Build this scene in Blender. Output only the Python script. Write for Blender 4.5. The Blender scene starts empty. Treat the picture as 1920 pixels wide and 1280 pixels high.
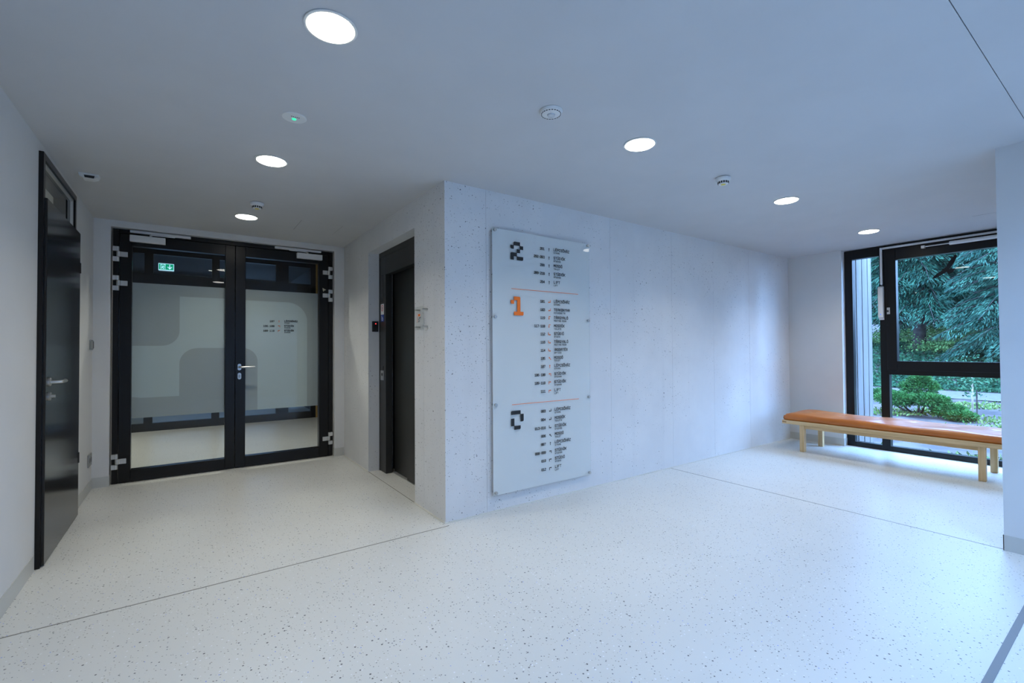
import bpy, bmesh, math, random
import numpy as np
from mathutils import Matrix, Vector

# ---------------------------------------------------------------- camera, world, exposure
scene = bpy.context.scene
COL = scene.collection
scene.view_settings.view_transform = 'Standard'
scene.view_settings.look = 'None'
scene.view_settings.gamma = 1.0
scene.view_settings.use_curve_mapping = False
scene.view_settings.exposure = 0.0

F_PX, YAW, PITCH, ROLL = 863.75, 0.6127573, 0.0163220, -0.0057582
cam_d = bpy.data.cameras.new('camera')
cam_d.sensor_fit = 'HORIZONTAL'
cam_d.sensor_width = 36.0
cam_d.lens = F_PX / 1920.0 * 36.0
cam_d.clip_start = 0.05
cam_d.clip_end = 300.0
cam = bpy.data.objects.new('camera', cam_d)
COL.objects.link(cam)
fw = Vector((math.sin(YAW) * math.cos(PITCH), math.cos(YAW) * math.cos(PITCH), math.sin(PITCH)))
rt = Vector((math.cos(YAW), -math.sin(YAW), 0.0))
up = rt.cross(fw)
cr, sr = math.cos(ROLL), math.sin(ROLL)
r2, u2 = cr * rt + sr * up, -sr * rt + cr * up
m = Matrix((r2, u2, -fw)).transposed().to_4x4()
m.translation = Vector((-1.53292, -3.03060, 1.26020))
cam.matrix_world = m
scene.camera = cam
scene.cycles.adaptive_threshold = 0.025
scene.cycles.caustics_reflective = False
scene.cycles.max_bounces = 7
scene.cycles.diffuse_bounces = 4
scene.cycles.glossy_bounces = 3

SKY = (0.31, 0.53, 1.0)
SKY_STRENGTH = 24.5
world = bpy.data.worlds.new('dusk_sky')
scene.world = world
world.use_nodes = True
wn = world.node_tree.nodes
wn['Background'].inputs['Color'].default_value = (*SKY, 1)
wn['Background'].inputs['Strength'].default_value = SKY_STRENGTH

def portal(name, loc, rot, sx, sy):
    d = bpy.data.lights.new(name, 'AREA')
    d.shape = 'RECTANGLE'
    d.size, d.size_y = sx, sy
    d.cycles.is_portal = True
    o = bpy.data.objects.new(name, d)
    o.location, o.rotation_euler = loc, rot
    COL.objects.link(o)

portal('window_portal', (5.62, -1.53, 1.25), (math.pi / 2, 0, math.pi / 2), 1.76, 2.5)

SKX0, SKX1, SKY0, SKY1 = -0.20, 1.70, -4.70, -3.45     # added skylight, unseen, standing in for daylight from behind the camera
portal('added_skylight_portal', ((SKX0 + SKX1) / 2, (SKY0 + SKY1) / 2, 2.82), (0, 0, 0), SKX1 - SKX0, SKY1 - SKY0)

LAMP_EMIT = 14.0
LAMP_WATT = 6.6
LAMP_SPREAD = 126.0
LAMP_COL = (1.0, 0.965, 0.86)

# ---------------------------------------------------------------- helpers
random.seed(7)
RNG = np.random.default_rng(11)
WLOC = {}

def mat(name, color, rough=0.5, metal=0.0, spec=0.5, emit=None, emit_s=0.0):
    M = bpy.data.materials.new(name)
    M.use_nodes = True
    b = M.node_tree.nodes['Principled BSDF']
    b.inputs['Base Color'].default_value = (*color, 1)
    b.inputs['Roughness'].default_value = rough
    b.inputs['Metallic'].default_value = metal
    b.inputs['Specular IOR Level'].default_value = spec
    if emit:
        b.inputs['Emission Color'].default_value = (*emit, 1)
        b.inputs['Emission Strength'].default_value = emit_s
    return M

def nd(M, t, **kw):
    n = M.node_tree.nodes.new(t)
    for k, v in kw.items():
        setattr(n, k, v)
    return n

def lk(M, a, b):
    M.node_tree.links.new(a, b)

def math_node(M, op, a, b=None, clamp=False):
    n = nd(M, 'ShaderNodeMath', operation=op, use_clamp=clamp)
    for i, v in enumerate((a, b)):
        if v is None:
            continue
        if isinstance(v, (int, float)):
            n.inputs[i].default_value = v
        else:
            lk(M, v, n.inputs[i])
    return n.outputs[0]

def mixc(M, fac, a, b):
    n = nd(M, 'ShaderNodeMix', data_type='RGBA')
    if isinstance(fac, (int, float)):
        n.inputs['Factor'].default_value = fac
    else:
        lk(M, fac, n.inputs['Factor'])
    for key, v in (('A', a), ('B', b)):
        s = [i for i in n.inputs if i.name == key and i.type == 'RGBA'][0]
        if isinstance(v, tuple):
            s.default_value = (*v, 1)
        else:
            lk(M, v, s)
    return [o for o in n.outputs if o.type == 'RGBA'][0]

def pos(M):
    return nd(M, 'ShaderNodeNewGeometry').outputs['Position']

def ramp(M, fac, p0, p1):
    n = nd(M, 'ShaderNodeMapRange')
    n.interpolation_type = 'SMOOTHSTEP'
    n.inputs['From Min'].default_value = p0
    n.inputs['From Max'].default_value = p1
    lk(M, fac, n.inputs['Value'])
    return n.outputs['Result']

def noise(M, vec, scale, detail=3.0, rough=0.5):
    n = nd(M, 'ShaderNodeTexNoise')
    n.inputs['Scale'].default_value = scale
    n.inputs['Detail'].default_value = detail
    n.inputs['Roughness'].default_value = rough
    lk(M, vec, n.inputs['Vector'])
    return n.outputs['Fac']

def voro(M, vec, scale, dims='3D'):
    n = nd(M, 'ShaderNodeTexVoronoi', voronoi_dimensions=dims)
    n.inputs['Scale'].default_value = scale
    lk(M, vec, n.inputs['Vector'])
    sep = nd(M, 'ShaderNodeSeparateColor')
    lk(M, n.outputs['Color'], sep.inputs[0])
    return n.outputs['Distance'], sep.outputs[0], sep.outputs[1]

def bump(M, height, strength, dist=0.002):
    n = nd(M, 'ShaderNodeBump')
    n.inputs['Strength'].default_value = strength
    n.inputs['Distance'].default_value = dist
    lk(M, height, n.inputs['Height'])
    b = M.node_tree.nodes['Principled BSDF']
    lk(M, n.outputs[0], b.inputs['Normal'])

def bsdf(M):
    return M.node_tree.nodes['Principled BSDF']

# ---------------------------------------------------------------- materials
def plaster(name, c):
    M = mat(name, c, 0.75, spec=0.25)
    p = pos(M)
    n = noise(M, p, 3.0, 4)
    lk(M, mixc(M, ramp(M, n, 0.3, 0.7), tuple(x * 0.97 for x in c), c), bsdf(M).inputs['Base Color'])
    bump(M, noise(M, p, 420.0, 2), 0.12, 0.001)
    return M

WHITE = plaster('white_paint', (0.70, 0.70, 0.695))
CEIL = plaster('ceiling_paint', (0.60, 0.60, 0.605))

def make_concrete():
    M = mat('white_glazed_concrete', (0.6, 0.61, 0.62), 0.6, spec=0.3)
    p = pos(M)
    blot = noise(M, p, 1.6, 5, 0.6)
    base = mixc(M, ramp(M, blot, 0.3, 0.72), (0.70, 0.705, 0.715), (0.76, 0.765, 0.77))
    streak_m = nd(M, 'ShaderNodeMapping')
    streak_m.inputs['Scale'].default_value = (9, 9, 0.5)
    lk(M, p, streak_m.inputs['Vector'])
    st = noise(M, streak_m.outputs[0], 1.0, 4)
    base = mixc(M, math_node(M, 'MULTIPLY', ramp(M, st, 0.52, 0.8), 0.10), base, (0.45, 0.47, 0.48))
    sx = nd(M, 'ShaderNodeSeparateXYZ')
    lk(M, p, sx.inputs[0])
    far = math_node(M, 'ADD', sx.outputs[0], sx.outputs[1])       # distance from the shaft corner along either face
    near = math_node(M, 'SUBTRACT', 1.0, ramp(M, far, 0.25, 1.1))
    zone = math_node(M, 'ADD', math_node(M, 'MULTIPLY', near, 0.42), math_node(M, 'MULTIPLY', ramp(M, noise(M, p, 1.7, 2), 0.38, 0.66), 0.55))
    warp = nd(M, 'ShaderNodeVectorMath', operation='ADD')
    nz = nd(M, 'ShaderNodeTexNoise')
    nz.inputs['Scale'].default_value = 60
    lk(M, p, nz.inputs['Vector'])
    sc = nd(M, 'ShaderNodeVectorMath', operation='SCALE')
    lk(M, nz.outputs['Color'], sc.inputs[0])
    sc.inputs['Scale'].default_value = 0.012
    lk(M, p, warp.inputs[0])
    lk(M, sc.outputs[0], warp.inputs[1])
    sp = nd(M, 'ShaderNodeSeparateXYZ')
    lk(M, warp.outputs[0], sp.inputs[0])
    flat = nd(M, 'ShaderNodeCombineXYZ')          # (x - y, z): the same layout wraps both faces of the corner
    lk(M, math_node(M, 'SUBTRACT', sp.outputs[0], sp.outputs[1]), flat.inputs[0])
    lk(M, sp.outputs[2], flat.inputs[1])
    pore = None
    for scale, thr, r in ((34.0, 0.89, 0.16), (62.0, 0.885, 0.19), (90.0, 0.88, 0.20), (15.0, 0.93, 0.09)):
        d, a, b = voro(M, flat.outputs[0], scale, '2D')
        keep = math_node(M, 'GREATER_THAN', math_node(M, 'ADD', a, math_node(M, 'MULTIPLY', zone, 0.22)), thr + 0.13)
        rad = math_node(M, 'MULTIPLY', b, r)
        hit = math_node(M, 'MULTIPLY', math_node(M, 'LESS_THAN', d, rad), keep)
        pore = hit if pore is None else math_node(M, 'MAXIMUM', pore, hit)
    ns = nd(M, 'ShaderNodeSeparateXYZ')
    lk(M, nd(M, 'ShaderNodeNewGeometry').outputs['True Normal'], ns.inputs[0])
    pore = math_node(M, 'MULTIPLY', pore, math_node(M, 'LESS_THAN', math_node(M, 'ABSOLUTE', ns.outputs[2]), 0.5))
    col = mixc(M, math_node(M, 'MULTIPLY', pore, 0.78), base, (0.06, 0.063, 0.066))
    lk(M, col, bsdf(M).inputs['Base Color'])
    h = math_node(M, 'ADD', math_node(M, 'MULTIPLY', pore, -1.0), math_node(M, 'MULTIPLY', noise(M, p, 90, 3), 0.15))
    bump(M, h, 0.5, 0.003)
    return M
CONCRETE = make_concrete()

def make_floor(name, fleck=True, c=(0.72, 0.72, 0.68)):
    M = mat(name, c, 0.34, spec=0.4)
    p = pos(M)
    base = mixc(M, ramp(M, noise(M, p, 0.9, 4), 0.35, 0.7), tuple(x * 0.95 for x in c), c)
    if fleck:
        for scale, keep, r0, r1, colr in ((40.0, 0.13, 0.05, 0.18, (0.05, 0.05, 0.055)),
                                          (62.0, 0.13, 0.06, 0.19, (0.13, 0.14, 0.16)),
                                          (85.0, 0.09, 0.08, 0.24, (0.30, 0.27, 0.22)),
                                          (48.0, 0.12, 0.06, 0.2, (0.85, 0.86, 0.88)),
                                          (70.0, 0.012, 0.1, 0.2, (0.1, 0.2, 0.75))):
            off = nd(M, 'ShaderNodeVectorMath', operation='ADD')
            lk(M, p, off.inputs[0])
            off.inputs[1].default_value = (scale * 0.37, scale * 0.11, 0)
            d, a, b = voro(M, off.outputs[0], scale, '2D')
            k = math_node(M, 'LESS_THAN', a, keep)
            rad = math_node(M, 'ADD', math_node(M, 'MULTIPLY', b, r1 - r0), r0)
            hit = math_node(M, 'MULTIPLY', math_node(M, 'LESS_THAN', d, rad), k)
            base = mixc(M, math_node(M, 'MULTIPLY', hit, 0.88), base, colr)
    lk(M, base, bsdf(M).inputs['Base Color'])
    rg = nd(M, 'ShaderNodeMapRange')
    rg.inputs['To Min'].default_value = 0.28
    rg.inputs['To Max'].default_value = 0.42
    lk(M, noise(M, p, 2.5, 3), rg.inputs['Value'])
    lk(M, rg.outputs[0], bsdf(M).inputs['Roughness'])
    return M
FLOOR = make_floor('flecked_vinyl')
SKIRT = make_floor('plain_vinyl', False, (0.56, 0.56, 0.53))
GROUT = mat('weld_line_grey', (0.27, 0.26, 0.23), 0.6)
JOINT = mat('expansion_joint_grey', (0.23, 0.24, 0.25), 0.45, 0.3)
CAULK = mat('caulk_white', (0.68, 0.67, 0.62), 0.6)
SHADOWGAP = mat('gap_dark', (0.02, 0.02, 0.02), 0.9)

BLACKALU = mat('black_powder_coat', (0.006, 0.006, 0.0065), 0.30, spec=0.3)
BLACKLAM = mat('black_laminate', (0.010, 0.010, 0.011), 0.17, spec=0.45)
BLACKMATT = mat('matt_black', (0.008, 0.008, 0.009), 0.5)
RUBBER = mat('rubber_gasket', (0.006, 0.006, 0.006), 0.7)
LIFTSTEEL = mat('dark_bronze_steel', (0.030, 0.031, 0.030), 0.38, 0.35)
LIFTJAMB = mat('dark_steel_jamb', (0.035, 0.036, 0.036), 0.42, 0.3)
STEEL = mat('brushed_steel', (0.55, 0.55, 0.54), 0.28, 0.95)
SATIN = mat('satin_aluminium', (0.62, 0.62, 0.61), 0.38, 0.6)
PLASTIC = mat('white_plastic', (0.74, 0.74, 0.73), 0.4)
GREYPL = mat('grey_plastic', (0.30, 0.31, 0.31), 0.5)
DARKPL = mat('dark_plastic', (0.02, 0.02, 0.022), 0.35)
INK = mat('black_ink', (0.012, 0.013, 0.016), 0.55)
ORANGE = mat('orange_ink', (1.0, 0.20, 0.012), 0.5)
YELLOW = mat('yellow_mark', (0.75, 0.6, 0.08), 0.5)
REDLED = mat('red_led', (0.6, 0.02, 0.02), 0.4, emit=(1, 0.03, 0.03), emit_s=6)
GREENLED = mat('green_led', (0.02, 0.5, 0.25), 0.4, emit=(0.05, 1.0, 0.5), emit_s=0.9)
BLUELED = mat('blue_led', (0.02, 0.1, 0.6), 0.4, emit=(0.05, 0.2, 1.0), emit_s=1.0)
SIGNWHITE = mat('sign_white', (0.8, 0.8, 0.8), 0.5)
SIGNRED = mat('sign_red', (0.7, 0.03, 0.04), 0.5)
SIGNBLUE = mat('sign_blue', (0.02, 0.07, 0.36), 0.5)
EXITGREEN = mat('exit_green_lit', (0.0, 0.3, 0.15), 0.4, emit=(0.0, 0.35, 0.19), emit_s=1.0)
EXITWHITE = mat('exit_white_lit', (0.6, 0.8, 0.9), 0.4, emit=(0.45, 0.8, 1.0), emit_s=1.0)
LAMP = mat('lamp_diffuser', (0.9, 0.9, 0.9), 0.5, emit=LAMP_COL, emit_s=LAMP_EMIT)
for _m in (REDLED, GREENLED, BLUELED, EXITGREEN, EXITWHITE, LAMP):
    _m.cycles.emission_sampling = 'NONE'      # their light on the room is carried by the lamps themselves
LAMPRIM = mat('lamp_rim', (0.70, 0.70, 0.68), 0.4)
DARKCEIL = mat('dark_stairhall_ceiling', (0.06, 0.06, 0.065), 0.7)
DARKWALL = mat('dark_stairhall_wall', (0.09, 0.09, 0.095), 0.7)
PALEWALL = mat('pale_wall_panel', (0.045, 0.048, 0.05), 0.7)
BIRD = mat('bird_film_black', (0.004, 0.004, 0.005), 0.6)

def glass_mat(name, tint, ior=1.5, extra=0.0):
    M = bpy.data.materials.new(name)
    M.use_nodes = True
    t = M.node_tree
    t.nodes.clear()
    out = t.nodes.new('ShaderNodeOutputMaterial')
    mx = t.nodes.new('ShaderNodeMixShader')
    tr = t.nodes.new('ShaderNodeBsdfTransparent')
    tr.inputs[0].default_value = (*tint, 1)
    gl = t.nodes.new('ShaderNodeBsdfGlossy')
    gl.inputs['Roughness'].default_value = 0.0
    fr = t.nodes.new('ShaderNodeFresnel')
    fr.inputs[0].default_value = ior
    ge = t.nodes.new('ShaderNodeNewGeometry')   # reflect on the entry face only: a thin pane has no internal total reflection
    inv = t.nodes.new('ShaderNodeMath')
    inv.operation = 'SUBTRACT'
    inv.inputs[0].default_value = 1.0
    t.links.new(ge.outputs['Backfacing'], inv.inputs[1])
    mu = t.nodes.new('ShaderNodeMath')
    mu.operation = 'MULTIPLY'
    t.links.new(fr.outputs[0], mu.inputs[0])
    t.links.new(inv.outputs[0], mu.inputs[1])
    t.links.new(mu.outputs[0], mx.inputs[0])
    t.links.new(tr.outputs[0], mx.inputs[1])
    t.links.new(gl.outputs[0], mx.inputs[2])
    t.links.new(mx.outputs[0], out.inputs[0])
    return M
GLASS = glass_mat('window_glass', (0.93, 0.97, 0.97))
DOORGLASS = glass_mat('door_glass', (0.90, 0.93, 0.92))
ACRYL = glass_mat('clear_acrylic', (0.97, 0.985, 0.985), 1.38)

def frosted(name, col, trans, clear):
    M = bpy.data.materials.new(name)
    M.use_nodes = True
    t = M.node_tree
    t.nodes.clear()
    out = t.nodes.new('ShaderNodeOutputMaterial')
    d = t.nodes.new('ShaderNodeBsdfDiffuse')
    d.inputs[0].default_value = (*col, 1)
    tl = t.nodes.new('ShaderNodeBsdfTranslucent')
    tl.inputs[0].default_value = (*col, 1)
    a = t.nodes.new('ShaderNodeMixShader')
    a.inputs[0].default_value = trans
    t.links.new(d.outputs[0], a.inputs[1])
    t.links.new(tl.outputs[0], a.inputs[2])
    tr = t.nodes.new('ShaderNodeBsdfTransparent')
    b = t.nodes.new('ShaderNodeMixShader')
    b.inputs[0].default_value = clear
    t.links.new(a.outputs[0], b.inputs[1])
    t.links.new(tr.outputs[0], b.inputs[2])
    t.links.new(b.outputs[0], out.inputs[0])
    return M
FILM_DARK = frosted('frosted_film_dark', (0.60, 0.61, 0.63), 0.12, 0.03)
FILM_LIGHT = frosted('frosted_film_light', (0.78, 0.82, 0.84), 0.12, 0.02)
FROST = frosted('frosted_acrylic', (0.97, 0.972, 0.975), 0.22, 0.05)

def wood(name, c1, c2, axis=0, scale=1.0, rough=0.5):
    M = mat(name, c1, rough, spec=0.3)
    p = pos(M)
    mp = nd(M, 'ShaderNodeMapping')
    s = [22.0 * scale] * 3
    s[axis] = 1.2 * scale
    mp.inputs['Scale'].default_value = s
    lk(M, p, mp.inputs['Vector'])
    n = noise(M, mp.outputs[0], 1.5, 5, 0.6)
    lk(M, mixc(M, ramp(M, n, 0.35, 0.68), c1, c2), bsdf(M).inputs['Base Color'])
    return M
PINE = wood('pale_pine', (0.76, 0.54, 0.29), (0.62, 0.41, 0.19), axis=1)
PINEV = wood('pale_pine_upright', (0.74, 0.52, 0.28), (0.60, 0.39, 0.18), axis=2)
PINEDARK = mat('pine_end_grain', (0.30, 0.15, 0.06), 0.6)
TIMBER = wood('yellow_timber_post', (0.55, 0.36, 0.12), (0.45, 0.27, 0.08), axis=2)
CLAD = wood('weathered_larch', (0.17, 0.165, 0.16), (0.125, 0.12, 0.115), axis=2, scale=0.8, rough=0.8)

def make_leather():
    M = mat('cognac_leather', (0.50, 0.16, 0.025), 0.34, spec=0.6)
    p = pos(M)
    lk(M, mixc(M, ramp(M, noise(M, p, 5, 3), 0.3, 0.7), (0.44, 0.115, 0.006), (0.54, 0.15, 0.009)), bsdf(M).inputs['Base Color'])
    bump(M, noise(M, p, 160, 3), 0.15, 0.001)
    bsdf(M).inputs['Coat Weight'].default_value = 0.22
    bsdf(M).inputs['Coat Roughness'].default_value = 0.42
    return M
LEATHER = make_leather()

def leaf_mat(name, c1, c2, scale=3.0):
    M = mat(name, c1, 0.6, spec=0.12)
    p = pos(M)
    lk(M, mixc(M, ramp(M, noise(M, p, scale, 3), 0.35, 0.65), c1, c2), bsdf(M).inputs['Base Color'])
    return M
LEAF_SPRUCE = leaf_mat('spruce_needles', (0.006, 0.03, 0.02), (0.02, 0.072, 0.042), 1.5)
LEAF_BLUE = leaf_mat('blue_spruce_needles', (0.009, 0.04, 0.028), (0.03, 0.088, 0.056), 1.2)
LEAF_JUNI = leaf_mat('juniper_needles', (0.014, 0.06, 0.014), (0.035, 0.115, 0.026), 5)
LEAF_IVY = leaf_mat('ivy_leaves', (0.009, 0.044, 0.022), (0.03, 0.09, 0.042), 1.0)
LEAF_WEED = leaf_mat('weed_leaves', (0.04, 0.1, 0.02), (0.13, 0.17, 0.06), 4)
BARK = leaf_mat('bark', (0.025, 0.02, 0.02), (0.05, 0.045, 0.04), 6)
SOIL = leaf_mat('garden_soil', (0.03, 0.026, 0.028), (0.065, 0.055, 0.052), 2.5)
GRAVEL = leaf_mat('path_gravel', (0.065, 0.064, 0.062), (0.095, 0.092, 0.09), 8)
ROOFTILE = leaf_mat('far_roof', (0.12, 0.12, 0.12), (0.16, 0.16, 0.16), 2)
FARWALL = mat('far_wall', (0.08, 0.085, 0.09), 0.8)
FENCE = mat('fence_post_green', (0.10, 0.17, 0.16), 0.6)

# ---------------------------------------------------------------- geometry helpers
def box(bm, x0, x1, y0, y1, z0, z1, bev=0.0, seg=1):
    x0, x1 = min(x0, x1), max(x0, x1)
    y0, y1 = min(y0, y1), max(y0, y1)
    z0, z1 = min(z0, z1), max(z0, z1)
    v = [bm.verts.new(c) for c in ((x0, y0, z0), (x1, y0, z0), (x1, y1, z0), (x0, y1, z0),
                                   (x0, y0, z1), (x1, y0, z1), (x1, y1, z1), (x0, y1, z1))]
    fs = [bm.faces.new([v[i] for i in f]) for f in
          ((3, 2, 1, 0), (4, 5, 6, 7), (0, 1, 5, 4), (1, 2, 6, 5), (2, 3, 7, 6), (3, 0, 4, 7))]
    if bev > 0:
        es = list({e for f in fs for e in f.edges})
        bmesh.ops.bevel(bm, geom=es, offset=bev, segments=seg, affect='EDGES', profile=0.5)

def lathe(bm, origin, axis, prof, n=28, cap=True):
    """prof: list of (radius, distance along axis)."""
    a = Vector(axis).normalized()
    t = Vector((0, 0, 1)) if abs(a.z) < 0.9 else Vector((1, 0, 0))
    e1 = a.cross(t).normalized()
    e2 = a.cross(e1)
    o = Vector(origin)
    rings = []
    for r, h in prof:
        if r < 1e-6:
            rings.append([bm.verts.new(o + a * h)])
        else:
            rings.append([bm.verts.new(o + a * h + (e1 * math.cos(2 * math.pi * i / n) + e2 * math.sin(2 * math.pi * i / n)) * r) for i in range(n)])
    for A, B in zip(rings[:-1], rings[1:]):
        for i in range(n):
            j = (i + 1) % n
            if len(A) == 1 and len(B) == 1:
                break
            if len(A) == 1:
                bm.faces.new((A[0], B[j], B[i]))
            elif len(B) == 1:
                bm.faces.new((A[i], A[j], B[0]))
            else:
                bm.faces.new((A[i], A[j], B[j], B[i]))
    for R in (rings[0], rings[-1]):
        if cap and len(R) > 1:
            try:
                bm.faces.new(R)
            except ValueError:
                pass
    bmesh.ops.recalc_face_normals(bm, faces=bm.faces)

def tube(bm, pts, r, n=10, cap=True):
    pts = [Vector(p) for p in pts]
    rings = []
    prev = None
    for i, p in enumerate(pts):
        if i == 0:
            d = pts[1] - p
        elif i == len(pts) - 1:
            d = p - pts[i - 1]
        else:
            d = (pts[i + 1] - p).normalized() + (p - pts[i - 1]).normalized()
        d.normalize()
        if prev is None:
            t = Vector((0, 0, 1)) if abs(d.z) < 0.9 else Vector((1, 0, 0))
            e1 = d.cross(t).normalized()
        else:
            e1 = (prev - d * prev.dot(d)).normalized()
        prev = e1
        e2 = d.cross(e1)
        rr = r[i] if isinstance(r, (list, tuple)) else r
        rings.append([bm.verts.new(p + (e1 * math.cos(2 * math.pi * k / n) + e2 * math.sin(2 * math.pi * k / n)) * rr) for k in range(n)])
    for A, B in zip(rings[:-1], rings[1:]):
        for k in range(n):
            bm.faces.new((A[k], A[(k + 1) % n], B[(k + 1) % n], B[k]))
    if cap:
        bm.faces.new(rings[0][::-1])
        bm.faces.new(rings[-1])
    bmesh.ops.recalc_face_normals(bm, faces=bm.faces)

def poly_prism(bm, pts2, to3, depth_vec):
    """extrude a 2-D polygon mapped by to3(u, v) along depth_vec."""
    A = [bm.verts.new(to3(u, v)) for u, v in pts2]
    B = [bm.verts.new(Vector(to3(u, v)) + Vector(depth_vec)) for u, v in pts2]
    bm.faces.new(A)
    bm.faces.new(B[::-1])
    n = len(A)
    for i in range(n):
        bm.faces.new((A[i], B[i], B[(i + 1) % n], A[(i + 1) % n]))
    bmesh.ops.recalc_face_normals(bm, faces=bm.faces)

def tag(o, label=None, category=None, kind=None, group=None):
    if label:
        o['label'] = label
    if category:
        o["category"] = category
    if kind:
        o['kind'] = kind
    if group:
        o['group'] = group
    return o

def obj(name, bm, material, parent=None, smooth=False, **kw):
    """bmesh in world coordinates -> one mesh object with its origin at its own base."""
    me = bpy.data.meshes.new(name)
    bm.to_mesh(me)
    bm.free()
    return place(name, me, material, parent, smooth, **kw)

def place(name, me, material, parent=None, smooth=False, **kw):
    n = len(me.vertices)
    co = np.empty(n * 3)
    me.vertices.foreach_get('co', co)
    co = co.reshape(-1, 3)
    lo, hi = co.min(0), co.max(0)
    base = np.array([(lo[0] + hi[0]) / 2, (lo[1] + hi[1]) / 2, lo[2]])
    me.vertices.foreach_set('co', (co - base).ravel())
    me.update()
    for mm in (material if isinstance(material, (list, tuple)) else [material]):
        me.materials.append(mm)
    if smooth:
        me.polygons.foreach_set('use_smooth', [True] * len(me.polygons))
        if smooth == 'auto':
            try:
                me.set_sharp_from_angle(angle=math.radians(35))
            except Exception:
                pass
    o = bpy.data.objects.new(name, me)
    COL.objects.link(o)
    w = Vector(base)
    WLOC[o] = w
    if parent is not None:
        o.parent = parent
        o.location = w - WLOC[parent]
    else:
        o.location = w
    return tag(o, **kw)

def empty(name, loc, **kw):
    o = bpy.data.objects.new(name, None)
    o.empty_display_size = 0.1
    o.location = loc
    COL.objects.link(o)
    WLOC[o] = Vector(loc)
    return tag(o, **kw)

def copy_thing(root, delta, **kw):
    d = Vector(delta)
    def rec(o, parent, top):
        c = o.copy()
        COL.objects.link(c)
        if parent is not None:
            c.parent = parent
        if top:
            c.location = Vector(o.location) + d
        WLOC[c] = WLOC[o] + d
        for ch in [x for x in WLOC if x.parent == o]:
            rec(ch, c, False)
        return c
    c = rec(root, None, True)
    return tag(c, **kw)

def B(name, x0, x1, y0, y1, z0, z1, material, parent=None, bev=0.0, seg=1, **kw):
    bm = bmesh.new()
    box(bm, x0, x1, y0, y1, z0, z1, bev, seg)
    return obj(name, bm, material, parent, **kw)

def L_(name, origin, axis, prof, material, parent=None, n=28, smooth='auto', cap=True, **kw):
    bm = bmesh.new()
    lathe(bm, origin, axis, prof, n, cap)
    return obj(name, bm, material, parent, smooth, **kw)

# ---------------------------------------------------------------- room dimensions (metres)
H = 2.5
XL = -2.255        # left wall face
YB = 2.673         # back wall face
XF = 5.316         # window wall face
XR, YR = 2.60, -2.43   # corner of the wall block on the right
YE = -5.45         # end of the lobby behind the camera

# ---------------------------------------------------------------- structure: floor
B('floor', XL - 0.15, 5.60, YE - 0.2, 10.0, -0.25, 0.0, FLOOR, kind='structure', label='pale flecked vinyl floor of the whole lobby', category='floor')
fl = [o for o in WLOC if o.name == 'floor'][0]
B('weld_line', XL, 0.0, -0.0585, -0.0515, 0.0, 0.0012, GROUT, fl)
B('weld_line', 2.614, 2.6195, YR + 0.0, -0.01, 0.0, 0.0012, GROUT, fl)
B('expansion_joint', XL, XR, -2.634, -2.608, 0.0, 0.002, JOINT, fl)
B('weld_line', -0.004, 0.003, 0.552, 1.745, 0.0, 0.0012, GROUT, fl)

# ceiling in two boards with the open joint between them
ce = B('ceiling', XL - 0.15, 5.60, -2.600, 2.95, H, H + 0.25, CEIL, kind='structure', label='plain white plasterboard ceiling above the lobby', category='ceiling')
bm = bmesh.new()
box(bm, XL - 0.15, SKX0, YE - 0.2, -2.603, H, H + 0.25)
box(bm, SKX1, 5.60, YE - 0.2, -2.603, H, H + 0.25)
box(bm, SKX0, SKX1, YE - 0.2, SKY0, H, H + 0.25)
box(bm, SKX0, SKX1, SKY1, -2.603, H, H + 0.25)
obj('ceiling_field', bm, CEIL, ce)
B('skylight_baffle', XL, XR, SKY1 + 0.02, SKY1 + 0.10, H - 0.14, H, CEIL, ce)  # added unseen baffle, keeps the skylight's reflection off the glass door
sk = empty('added_skylight', ((SKX0 + SKX1) / 2, (SKY0 + SKY1) / 2, H + 0.25), kind='structure', label='unseen skylight added over the lobby end to bring in blue daylight', category='skylight')  # invented opening, out of view, lets blue sky light into the lobby
for a_, b_ in ((SKX0, SKX0 + 0.05), (0.725, 0.775), (SKX1 - 0.05, SKX1)):
    B('mullion', a_, b_, SKY0, SKY1, H + 0.25, H + 0.31, BLACKALU, sk)
for a_, b_ in ((SKX0 + 0.05, 0.725), (0.775, SKX1 - 0.05)):
    B('pane', a_, b_, SKY0, SKY1, H + 0.275, H + 0.281, GLASS, sk)
B('joint_backing', XL - 0.15, 5.60, -2.62, -2.59, H + 0.02, H + 0.24, SHADOWGAP, ce)

def hatch(x0, x1, y0, y1):
    h = B('access_hatch', x0 + 0.004, x1 - 0.004, y0 + 0.004, y1 - 0.004, H - 0.0015, H + 0.01, CEIL, ce)
    B('seal_strip', x0, x0 + 0.004, y0, y1, H - 0.001, H + 0.004, GREYPL, h)
    B('seal_strip', x1 - 0.004, x1, y0, y1, H - 0.001, H + 0.004, GREYPL, h)
hatch(-0.655, -0.270, 1.70, 2.11)
hatch(4.58, 4.95, -2.32, -1.98)

# ---------------------------------------------------------------- structure: left wall with door and transom opening
DY0, DY1, DTOP = 0.765, 1.725, 2.435
bm = bmesh.new()
box(bm, XL - 0.15, XL, YE, DY0, 0, H)
box(bm, XL - 0.15, XL, DY1, YB + 0.2, 0, H)
box(bm, XL - 0.15, XL, DY0, DY1, DTOP, H)
wl = obj('wall_left', bm, WHITE, kind='structure', label='white painted wall holding the glossy black door', category='wall')
bm = bmesh.new()
box(bm, XL, XL + 0.004, YE, DY0 - 0.04, 0, 0.095)
box(bm, XL, XL + 0.004, DY1 + 0.06, YB, 0, 0.095)
obj('baseboard_left', bm, SKIRT, kind='structure', label='grey coved vinyl skirting below the black door wall', category='baseboard')

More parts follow.
